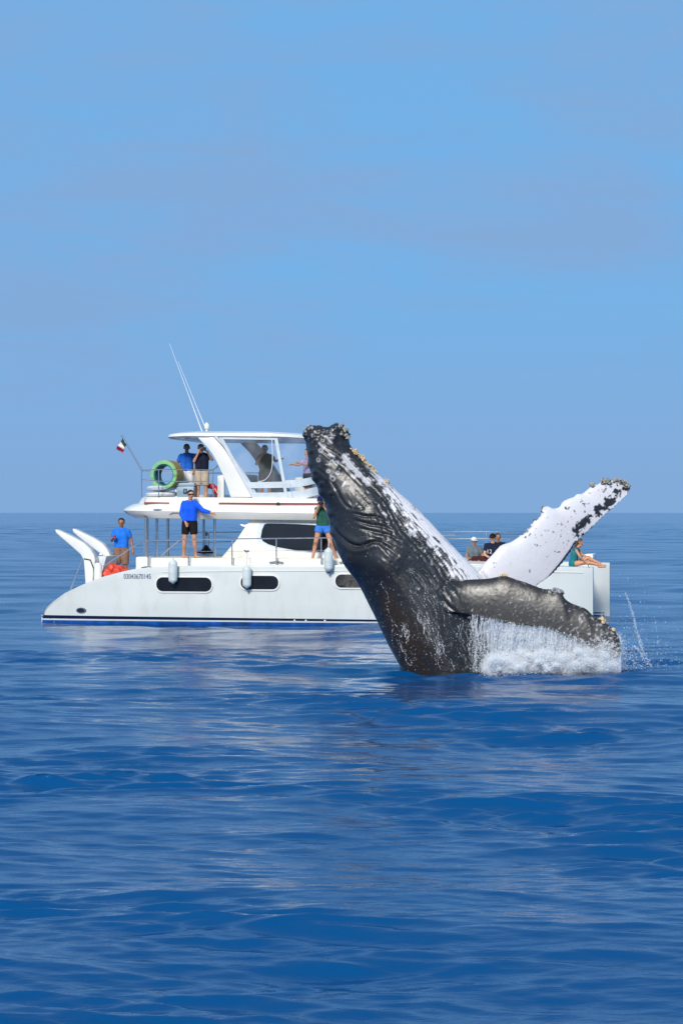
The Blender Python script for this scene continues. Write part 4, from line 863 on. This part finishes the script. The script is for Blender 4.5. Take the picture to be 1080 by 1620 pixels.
    for pts, dd, ww in (([(524, 832), (538, 848), (552, 859), (565, 864), (577, 862), (590, 857), (600, 858), (612, 866), (628, 878)], 0.060, 0.030),
                        ([(560, 812), (575, 817), (595, 819), (613, 826)], 0.034, 0.020), ([(563, 824), (585, 830), (605, 833), (620, 840)], 0.034, 0.020), ([(570, 836), (595, 842), (615, 847), (632, 856)], 0.026, 0.018),
                        ([(572, 848), (595, 852), (618, 859), (636, 870)], 0.020, 0.016), ([(548, 800), (560, 806), (575, 806)], 0.02, 0.016),
                        ([(620, 865), (645, 885), (668, 905), (690, 925)], 0.025, 0.02), ([(612, 872), (640, 900), (665, 930), (685, 960)], 0.022, 0.02),
                        ([(497, 738), (515, 752), (530, 772), (543, 795), (556, 808)], 0.018, 0.022), ([(505, 700), (530, 712), (550, 726)], 0.018, 0.014), ([(500, 706), (522, 722), (545, 742), (570, 768)], 0.020, 0.016),
                        ([(510, 692), (532, 702), (552, 716)], 0.018, 0.014), ([(560, 745), (590, 775), (620, 805), (650, 840)], 0.02, 0.02),
                        ([(545, 880), (560, 900), (575, 925)], 0.02, 0.03), ([(690, 935), (705, 955), (720, 968)], 0.03, 0.025)):
        poly(pts, dd*0.72, ww*0.9)
    def bump(x, y, h, r, Yp=41.4):
        q = W(x, y, Yp); d2 = (P[:, 0]-q.x)**2+(P[:, 2]-q.z)**2
        return h*np.exp(-d2/r**2)*(P[:, 1] < YW-0.05)
    disp += bump(608, 890, 0.10, 0.30)+bump(560, 885, 0.06, 0.2)+bump(590, 800, 0.06, 0.3)
    for x, y in ((497, 690), (508, 700), (492, 712), (503, 722), (514, 735), (498, 745), (519, 756), (508, 765), (530, 690), (541, 700), (524, 780), (537, 742), (528, 725)):
        disp += bump(x, y, 0.024, 0.045)
    # knobs on the profile of the head
    for x, y, h in ((483, 688, .05), (489, 675, .06), (532, 677, .09), (546, 687, .08), (515, 680, -.05), (487, 735, .05), (497, 757, .05), (507, 780, .05), (521, 812, .04), (524, 843, .06)):
        q = W(x, y, YW); disp += 0.65*h*np.exp(-((P[:, 0]-q.x)**2+(P[:, 2]-q.z)**2)/0.07**2)
    tip = 1-ss(0.05, 0.11, s)
    disp += body*tip*0.028*f2_+body*tip*0.016*f3_
    disp += body*0.012*f1_+0.0012*f3_+0.002*f2_*body
    # ragged leading edges on the flippers
    led = near*(1-ss(0.0, 0.16, nc))*ss(0.3, 0.5, ns)+far*(1-ss(0, 0.10, fcd))*ss(0.1, 0.25, fs)*1.1
    disp += led*(0.032*f2_+0.036*f3_)+near*ss(.8, .95, ns)*0.012*f3_
    P2 = P+NN*disp[:, None]
    me.vertices.foreach_set('co', P2.ravel()); me.update()
    # pigment
    black = np.array([0.019, 0.0205, 0.024]); brown = np.array([0.033, 0.022, 0.013]); white = np.array([0.71, 0.70, 0.725]); grey = np.array([0.09, 0.10, 0.11])
    br = ss(-0.2, 0.4, f1_+0.9*ss(.45, .75, s)-0.25)*ss(95, 130, phi)*ss(.3, .5, s)+0.25*near
    col = black[None]*(1-br[:, None])+brown[None]*br[:, None]
    nb_ = near*(0.5+0.5*ss(-.4, .4, f1_)); col = col*(1-nb_[:, None])+np.array([0.027, 0.025, 0.023])[None]*nb_[:, None]
    vent = body*ss(0.20, 0.25, s+0.05*f1_)*(1-ss(0.80, 0.9, s))*(1-ss(57, 67, phi+12*f2_+7*f3_+10*(1-ss(.22, .34, s))+10*ss(.5, .62, s)))
    PS = np.stack([phi*0.22, s*26.0, ee*0+3.0], -1); sf = nz3(PS, 1.0, 4.0)+0.5*nz3(PS, 2.3, 8.0)
    vent *= 1-0.92*ss(0.22, 0.36, sf+0.35*groove-0.30+0.42*ss(28, 60, phi)+0.15*f3_)
    pxs = (P[:, 0]*F/np.maximum(P[:, 1], 1)+540)
    Q = catmull([W(x, y, YW) for x, y in ((546, 724), (552, 733), (560, 743), (570, 753), (582, 764))], 30)[:, [0, 2]]
    d = np.sqrt(((P[:, None, [0, 2]]-Q[None])**2).sum(-1)).min(1)
    streak = body*(1-ss(0.03, 0.08, d+0.05*f2_+0.04*f3_))*(P[:, 1] < YW)
    wmask = np.clip(np.maximum(vent, 0.7*streak), 0, 1)
    # scars, barnacle rings and pale flecks on the head and flank
    fle = body*ss(0.44, 0.56, f3_*0.6+0.5*f4_+0.25*tip-0.05+0.08*ss(0.5, 0.9, s))*0.7
    wmask = np.maximum(wmask, fle*(0.25+0.40*tip))
    for x, y, r in ((524.5, 731, .045), (532, 732, .045), (526, 757, .06), (503, 727, .045), (519, 745, .04), (507, 712, .05), (512, 705, .04), (534, 748, .04)):
        q = W(x, y, 41.5); dd = np.sqrt((P[:, 0]-q.x)**2+(P[:, 2]-q.z)**2); wmask = np.maximum(wmask, 0.55*np.exp(-((dd-r*.62)/.012)**2)*(P[:, 1] < YW))
    for x0, y0, x1, y1 in ((546, 762, 542, 769), (520, 718, 528, 722), (556, 752, 560, 756), (505, 700, 512, 709), (516, 690, 524, 700), (605, 812, 610, 816)):
        a_ = W(x0, y0, 41.5); b_ = W(x1, y1, 41.5); ab = np.array([b_.x-a_.x, b_.z-a_.z]); q = P[:, [0, 2]]-np.array([a_.x, a_.z]); t = np.clip((q@ab)/(ab@ab), 0, 1)
        dd = np.linalg.norm(q-t[:, None]*ab, axis=1); wmask = np.maximum(wmask, 0.85*np.exp(-(dd/.018)**2)*(P[:, 1] < YW))
    # near flipper: mottled towards the tip and edge
    nm = near*ss(0.20, 0.62, f3_*0.6+0.5*f4_+0.34*ss(.45, .95, ns)+0.12*ss(.6, 1, nc)-0.14)*0.45
    nm = np.maximum(nm, near*(1-ss(0.0, 0.10, nc+.06*f3_))*ss(.30, .45, ns)*ss(-.1, .3, f2_+.2)*.8)
    wmask = np.maximum(wmask, nm)
    # far flipper: white underside, black trailing edge with patches
    band = 0.76-0.10*ss(.5, .8, fs)+0.08*ss(.85, 1, fs)
    dark = np.maximum(ss(0.925, 0.955, fcd), ss(0.02, 0.14, f2_*0.42+f3_*0.30+0.36*np.exp(-((fcd-band)/0.17)**2)*ss(0.44, 0.56, fs)*1.7+0.30*(1-ss(0, .10, fcd))*ss(.15, .3, fs)*(1-ss(.45, .6, fs))-0.36))
    dark = np.maximum(dark, (1-ss(0.0, 0.07, fcd+.03*f2_))*ss(-.05, .1, f2_)*ss(.15, .3, fs))
    dark = np.maximum(dark, (fs > .25)*ss(.60, .68, f3_+.25*f2_))
    fw_ = far*(1-dark)
    wmask = wmask*(1-far)+fw_
    pink = far*ss(-.1, .5, f1_)*0.25
    wc = white[None]*(1-pink[:, None])+np.array([0.72, 0.62, 0.64])[None]*pink[:, None]
    col = col*(1-wmask[:, None])+wc*wmask[:, None]
    gy = np.clip(ss(.0, .6, f2_*0.6+f1_*0.4)*0.22, 0, 1)*(1-wmask)
    col = col*(1-gy[:, None])+grey[None]*0.45*gy[:, None]
    ca = me.color_attributes.new('pigment', 'FLOAT_COLOR', 'POINT'); ca.data.foreach_set('color', np.c_[col, np.ones(n)].ravel().astype(np.float32))
    m = bpy.data.materials.new('whale_skin'); m.use_nodes = True; nd = m.node_tree.nodes; l = m.node_tree.links; b = nd['Principled BSDF']
    at = nd.new('ShaderNodeAttribute'); at.attribute_name = 'pigment'; t = nd.new('ShaderNodeTexCoord')
    vo = nd.new('ShaderNodeTexVoronoi'); vo.inputs['Scale'].default_value = 17; vo.inputs['Randomness'].default_value = 1.0; nm_ = nd.new('ShaderNodeTexNoise'); nm_.inputs['Scale'].default_value = 2.4; nm_.inputs['Detail'].default_value = 4
    r1 = nd.new('ShaderNodeMapRange'); r1.inputs[1].default_value = 0.13; r1.inputs[2].default_value = 0.05; r1.inputs[3].default_value = 0; r1.inputs[4].default_value = 1
    r2_ = nd.new('ShaderNodeMapRange'); r2_.inputs[1].default_value = 0.52; r2_.inputs[2].default_value = 0.66; r2_.inputs[3].default_value = 0.0; r2_.inputs[4].default_value = 0.4
    mu = nd.new('ShaderNodeMath'); mu.operation = 'MULTIPLY'; mxx = nd.new('ShaderNodeMix'); mxx.data_type = 'RGBA'; mxx.inputs[7].default_value = (0.62, 0.65, 0.70, 1)
    l.new(t.outputs['Object'], vo.inputs['Vector']); l.new(t.outputs['Object'], nm_.inputs['Vector']); l.new(vo.outputs['Distance'], r1.inputs[0]); l.new(nm_.outputs['Fac'], r2_.inputs[0])
    l.new(r1.outputs[0], mu.inputs[0]); l.new(r2_.outputs[0], mu.inputs[1]); l.new(mu.outputs[0], mxx.inputs[0]); l.new(at.outputs['Color'], mxx.inputs[6]); l.new(mxx.outputs[2], b.inputs['Base Color'])
    b.inputs['Roughness'].default_value = 0.36; b.inputs['Specular IOR Level'].default_value = 0.55
    nb = nd.new('ShaderNodeTexNoise'); nb.inputs['Scale'].default_value = 9; nb.inputs['Detail'].default_value = 3; nb.inputs['Roughness'].default_value = .5
    bpn = nd.new('ShaderNodeBump'); bpn.inputs['Distance'].default_value = 0.007; bpn.inputs['Strength'].default_value = 0.9
    l.new(t.outputs['Object'], nb.inputs['Vector']); l.new(nb.outputs['Fac'], bpn.inputs['Height']); l.new(bpn.outputs[0], b.inputs['Normal'])
    base = Vector((W(720, 1063, YW).x, YW, 0)); P3 = P2-np.array(base); me.vertices.foreach_set('co', P3.ravel()); me.update()
    o = link('humpback_whale', me, m, None, None)
    for p in me.polygons: p.use_smooth = True
    o.location = base
    tag(o, 'breaching humpback whale, dark with white throat and long knobbly flippers', 'whale')
    # barnacles as their own clusters
    bmat = mat('barnacle_ochre', (0.58, 0.41, 0.19), 0.75, var=0.4, vscale=12, dirt=(0.62, 0.50, 0.32), bump=0.008, bscale=40)
    gmat = mat('barnacle_pale', (0.36, 0.35, 0.29), 0.7, var=0.5, vscale=16, bump=0.008, bscale=40)
    def cluster(pts, Y0, n_, spread, rr, mm, g):
        Vv = []; Ff = []; Q = catmull([W(x, y, Y0) for x, y in pts], 60)
        for k in range(n_):
            q = Q[g.integers(0, 60)]+g.normal(0, 1, 3)*np.array([spread, spread*2.0, spread])
            r = rr*g.uniform(.5, 1.3); bm = bmesh.new(); bmesh.ops.create_icosphere(bm, subdivisions=1, radius=r); n0 = len(Vv); bm.verts.index_update()
            Vv += [tuple(np.array(v.co)*(1+.25*g.uniform(-1, 1))+q-np.array(base)) for v in bm.verts]; Ff += [tuple(n0+v.index for v in f.verts) for f in bm.faces]; bm.free()
        c = mesh('barnacle_cluster', Vv, Ff, mm, o, 30, normals=False); c['kind'] = 'stuff'
    g = np.random.default_rng(5)
    cluster([(556, 713), (564, 720), (574, 730), (584, 741), (592, 749)], YW-.10, 750, .028, .018, bmat, g); cluster([(608, 760), (613, 764)], YW-.1, 50, .02, .018, bmat, g)
    cluster([(951, 762), (958, 761), (964, 763)], 43.4, 60, .022, .024, gmat, g); cluster([(970, 760), (980, 760), (990, 764), (995, 770)], 43.5, 90, .022, .024, gmat, g); cluster([(934, 769), (940, 768)], 43.4, 18, .02, .03, gmat, g)
    cluster([(532, 678), (540, 684), (548, 692)], YW-.15, 50, .04, .035, gmat, g); cluster([(486, 678), (492, 676)], YW-.1, 20, .03, .03, gmat, g)
    cluster([(795, 912), (802, 912)], 41.1, 14, .02, .028, bmat, g); cluster([(880, 934), (888, 938)], 40.95, 20, .025, .03, gmat, g); cluster([(948, 980), (952, 983)], 40.8, 14, .02, .03, bmat, g); cluster([(966, 996), (972, 1004)], 40.75, 16, .02, .03, bmat, g)
    from mathutils.bvhtree import BVHTree
    return BVHTree.FromPolygons([tuple(p) for p in P2], [tuple(p.vertices) for p in me.polygons])
WBVH = build_whale()

# ------------------------------------------------------------------ splash
def build_splash():
    g = np.random.default_rng(11); C = []; S = []
    def put(x, y, Yd, r): C.append(np.stack([(x-540)*Yd/F, Yd, CAM_H-(y-HY)*Yd/F], -1)); S.append(r)
    edge_x = [737, 772, 815, 843, 872, 901, 925, 941, 958, 976]; edge_y = [969, 978, 986.5, 989.5, 994.5, 1004.5, 1013, 1020, 1029, 1031]
    # curtain: many thin strands falling from the flipper's lower edge, each a run of drops
    for k in range(800):
        x0 = 742+236*g.beta(1.5, 1.0); e = float(np.interp(x0, edge_x, edge_y)); ln = (1064-e)*min(1.0, g.gamma(2.2, .28)); m_ = int(20+ln*2.6)
        t = g.uniform(0, 1, m_)**.9; w_ = g.uniform(.25, 1.1); x = x0+g.normal(0, 1, m_)*w_*(.4+t)+g.normal(0, 5)*t**1.5+1.5*np.sin(t*9+k); y = e-1+t*ln+g.normal(0, 1, m_)
        Yd = float(np.interp(x0, [745, 978], [40.95, 40.65]))+g.normal(0, .06)+g.normal(0, .03, m_)+t*g.uniform(0, .5); put(x, y, Yd, g.gamma(2.0, .0012, m_)+.0014)
    # white water at the foot, billowing
    for k in range(900):
        x0 = 768+g.beta(1.25, .85)*205; tp = float(np.interp(x0, [765, 785, 820, 860, 900, 940, 965, 980], [1052, 1036, 1030, 1032, 1024, 1012, 1006, 1012])); y0 = tp+g.uniform(0, 1)**.7*(1062-tp)
        m_ = 560; sz = g.uniform(2, 7.5); Yd = 41.15+g.normal(0, .33); q = g.normal(0, 1, (m_, 3)); put(x0+q[:, 0]*sz, np.minimum(y0+q[:, 1]*sz*.8, 1073), Yd+q[:, 2]*.08, g.gamma(2.0, .0011, m_)+.0018)
    n = 260000; x = 772+g.beta(1.2, .85, n)*204; tp = np.interp(x, [770, 790, 820, 860, 900, 940, 965, 980], [1053, 1042, 1040, 1040, 1034, 1024, 1018, 1020]); y = tp+g.uniform(0, 1, n)*(1073-tp)+g.normal(0, 2, n)
    put(x, y, 41.15+g.normal(0, .25, n), g.gamma(2.0, .0011, n)+.0018)
    # thin mist of fine drops over the whole curtain
    n = 150000; x = 752+g.beta(2.0, .95, n)*230; e = np.interp(x, edge_x, edge_y); y = e+g.uniform(0, 1, n)**.8*(1064-e); put(x, y, 41.0+g.normal(0, .3, n), g.gamma(1.6, .0009, n)+.0012)
    # water running down the flank
    pths = [((660, 930), (690, 1000), (705, 1062)), ((640, 905), (672, 960), (690, 1060)), ((730, 972), (722, 1010), (735, 1062)), ((752, 975), (748, 1020), (760, 1062)), ((700, 950), (718, 1000), (750, 1062)), ((628, 985), (636, 1020), (650, 1062)), ((668, 960), (700, 1030), (720, 1062)),
            ((604, 915), (618, 960), (632, 1055)), ((645, 900), (690, 940), (700, 1000)), ((742, 985), (738, 1025), (770, 1062)), ((758, 985), (765, 1025), (775, 1062)), ((637, 985), (645, 1005), (648, 1020)), ((690, 985), (696, 1020), (688, 1060)), ((655, 955), (668, 985), (680, 1020))]
    def cling(x, y, r):
        eye = Vector((0, 0, CAM_H)); keep = []; Yd = []
        for q in range(len(x)):
            d = W(x[q], y[q], 1.0)-eye; d.normalize(); h = WBVH.ray_cast(eye, d, 60)
            if h[0] is not None: keep.append(q); Yd.append(h[0].y-.006)
        put(x[keep], y[keep], np.array(Yd), r[keep])
    for k in range(95):
        pa = np.array(pths[g.integers(0, len(pths))], float)+g.normal(0, 4.5, (3, 2)); a_, b_ = sorted(g.uniform(0, 1, 2)); m_ = int(10+120*(b_-a_)); t = g.uniform(a_, b_, m_)
        x = (1-t)**2*pa[0, 0]+2*t*(1-t)*pa[1, 0]+t*t*pa[2, 0]+g.normal(0, .4, m_)+2.5*np.sin(t*17+k); y = (1-t)**2*pa[0, 1]+2*t*(1-t)*pa[1, 1]+t*t*pa[2, 1]
        cling(x, y, g.gamma(1.6, .0011, m_)+.0009)
    n = 1300; y = 1063-np.abs(g.normal(0, 75, n)); x = g.uniform(560, 790, n); cling(x, y, g.gamma(1.5, .0011, n)+.0008)
    # fling of drops to the right
    for (a, b, c, m_, w_) in (((989, 938), (1000, 965), (1005, 990), 380, 1.0), ((1003, 980), (1008, 1020), (1031, 1056), 420, 1.2), ((1001, 1022), (1012, 1028), (1022, 1050), 200, 1.2), ((1034, 975), (1041, 1000), (1040, 1020), 60, .8), ((1008, 1000), (1016, 1020), (1016, 1040), 200, 1.5)):
        t = g.uniform(0, 1, m_); put((1-t)**2*a[0]+2*t*(1-t)*b[0]+t*t*c[0]+g.normal(0, w_, m_), (1-t)**2*a[1]+2*t*(1-t)*b[1]+t*t*c[1]+g.normal(0, 1, m_), 41.3+g.normal(0, .05, m_), g.gamma(1.6, .0011, m_)+.0012)
    n = 1500; x = 975+g.gamma(1.6, 24, n); y = 1061-g.gamma(1.3, 22, n); k = x < 1079; put(x[k], y[k], 41.3+g.normal(0, .4, k.sum()), g.gamma(1.6, .0014, k.sum())+.0012)
    C = np.concatenate(C); S = np.concatenate(S); k = C[:, 2] > -.12; C = C[k]; S = S[k]; n = len(C)
    base = np.array([W(870, 1063, 41.3).x, 41.3, 0.0])
    me = bpy.data.meshes.new('splash'); me.vertices.add(n); me.vertices.foreach_set('co', (C-base).ravel()); at = me.attributes.new('drop', 'FLOAT', 'POINT'); at.data.foreach_set('value', S.astype(np.float32)); me.update()
    m = mat('white_water', (0.90, 0.93, 0.96), 0.4, 0.4, var=0.03, vscale=5)
    nd = m.node_tree.nodes; lk = m.node_tree.links; mo = nd['Material Output']; ms = nd.new('ShaderNodeMixShader'); tb = nd.new('ShaderNodeBsdfTransparent'); ms.inputs[0].default_value = 0.55
    lk.new(tb.outputs[0], ms.inputs[1]); lk.new(nd['Principled BSDF'].outputs[0], ms.inputs[2]); lk.new(ms.outputs[0], mo.inputs[0])
    o = bpy.data.objects.new('splash', me); COL.objects.link(o); o.location = base; me.materials.append(m)
    ng = bpy.data.node_groups.new('drops', 'GeometryNodeTree'); ng.interface.new_socket('Geometry', in_out='INPUT', socket_type='NodeSocketGeometry'); ng.interface.new_socket('Geometry', in_out='OUTPUT', socket_type='NodeSocketGeometry')
    gi = ng.nodes.new('NodeGroupInput'); go = ng.nodes.new('NodeGroupOutput'); mp_ = ng.nodes.new('GeometryNodeMeshToPoints'); na_ = ng.nodes.new('GeometryNodeInputNamedAttribute'); na_.data_type = 'FLOAT'; na_.inputs['Name'].default_value = 'drop'
    sm = ng.nodes.new('GeometryNodeSetMaterial'); sm.inputs['Material'].default_value = m
    ng.links.new(gi.outputs[0], mp_.inputs['Mesh']); ng.links.new(na_.outputs[0], mp_.inputs['Radius']); ng.links.new(mp_.outputs[0], sm.inputs[0]); ng.links.new(sm.outputs[0], go.inputs[0])
    md = o.modifiers.new('drops', 'NODES'); md.node_group = ng
    tag(o, 'white splash of falling water under the near flipper', 'splash', kind='stuff')
build_splash()
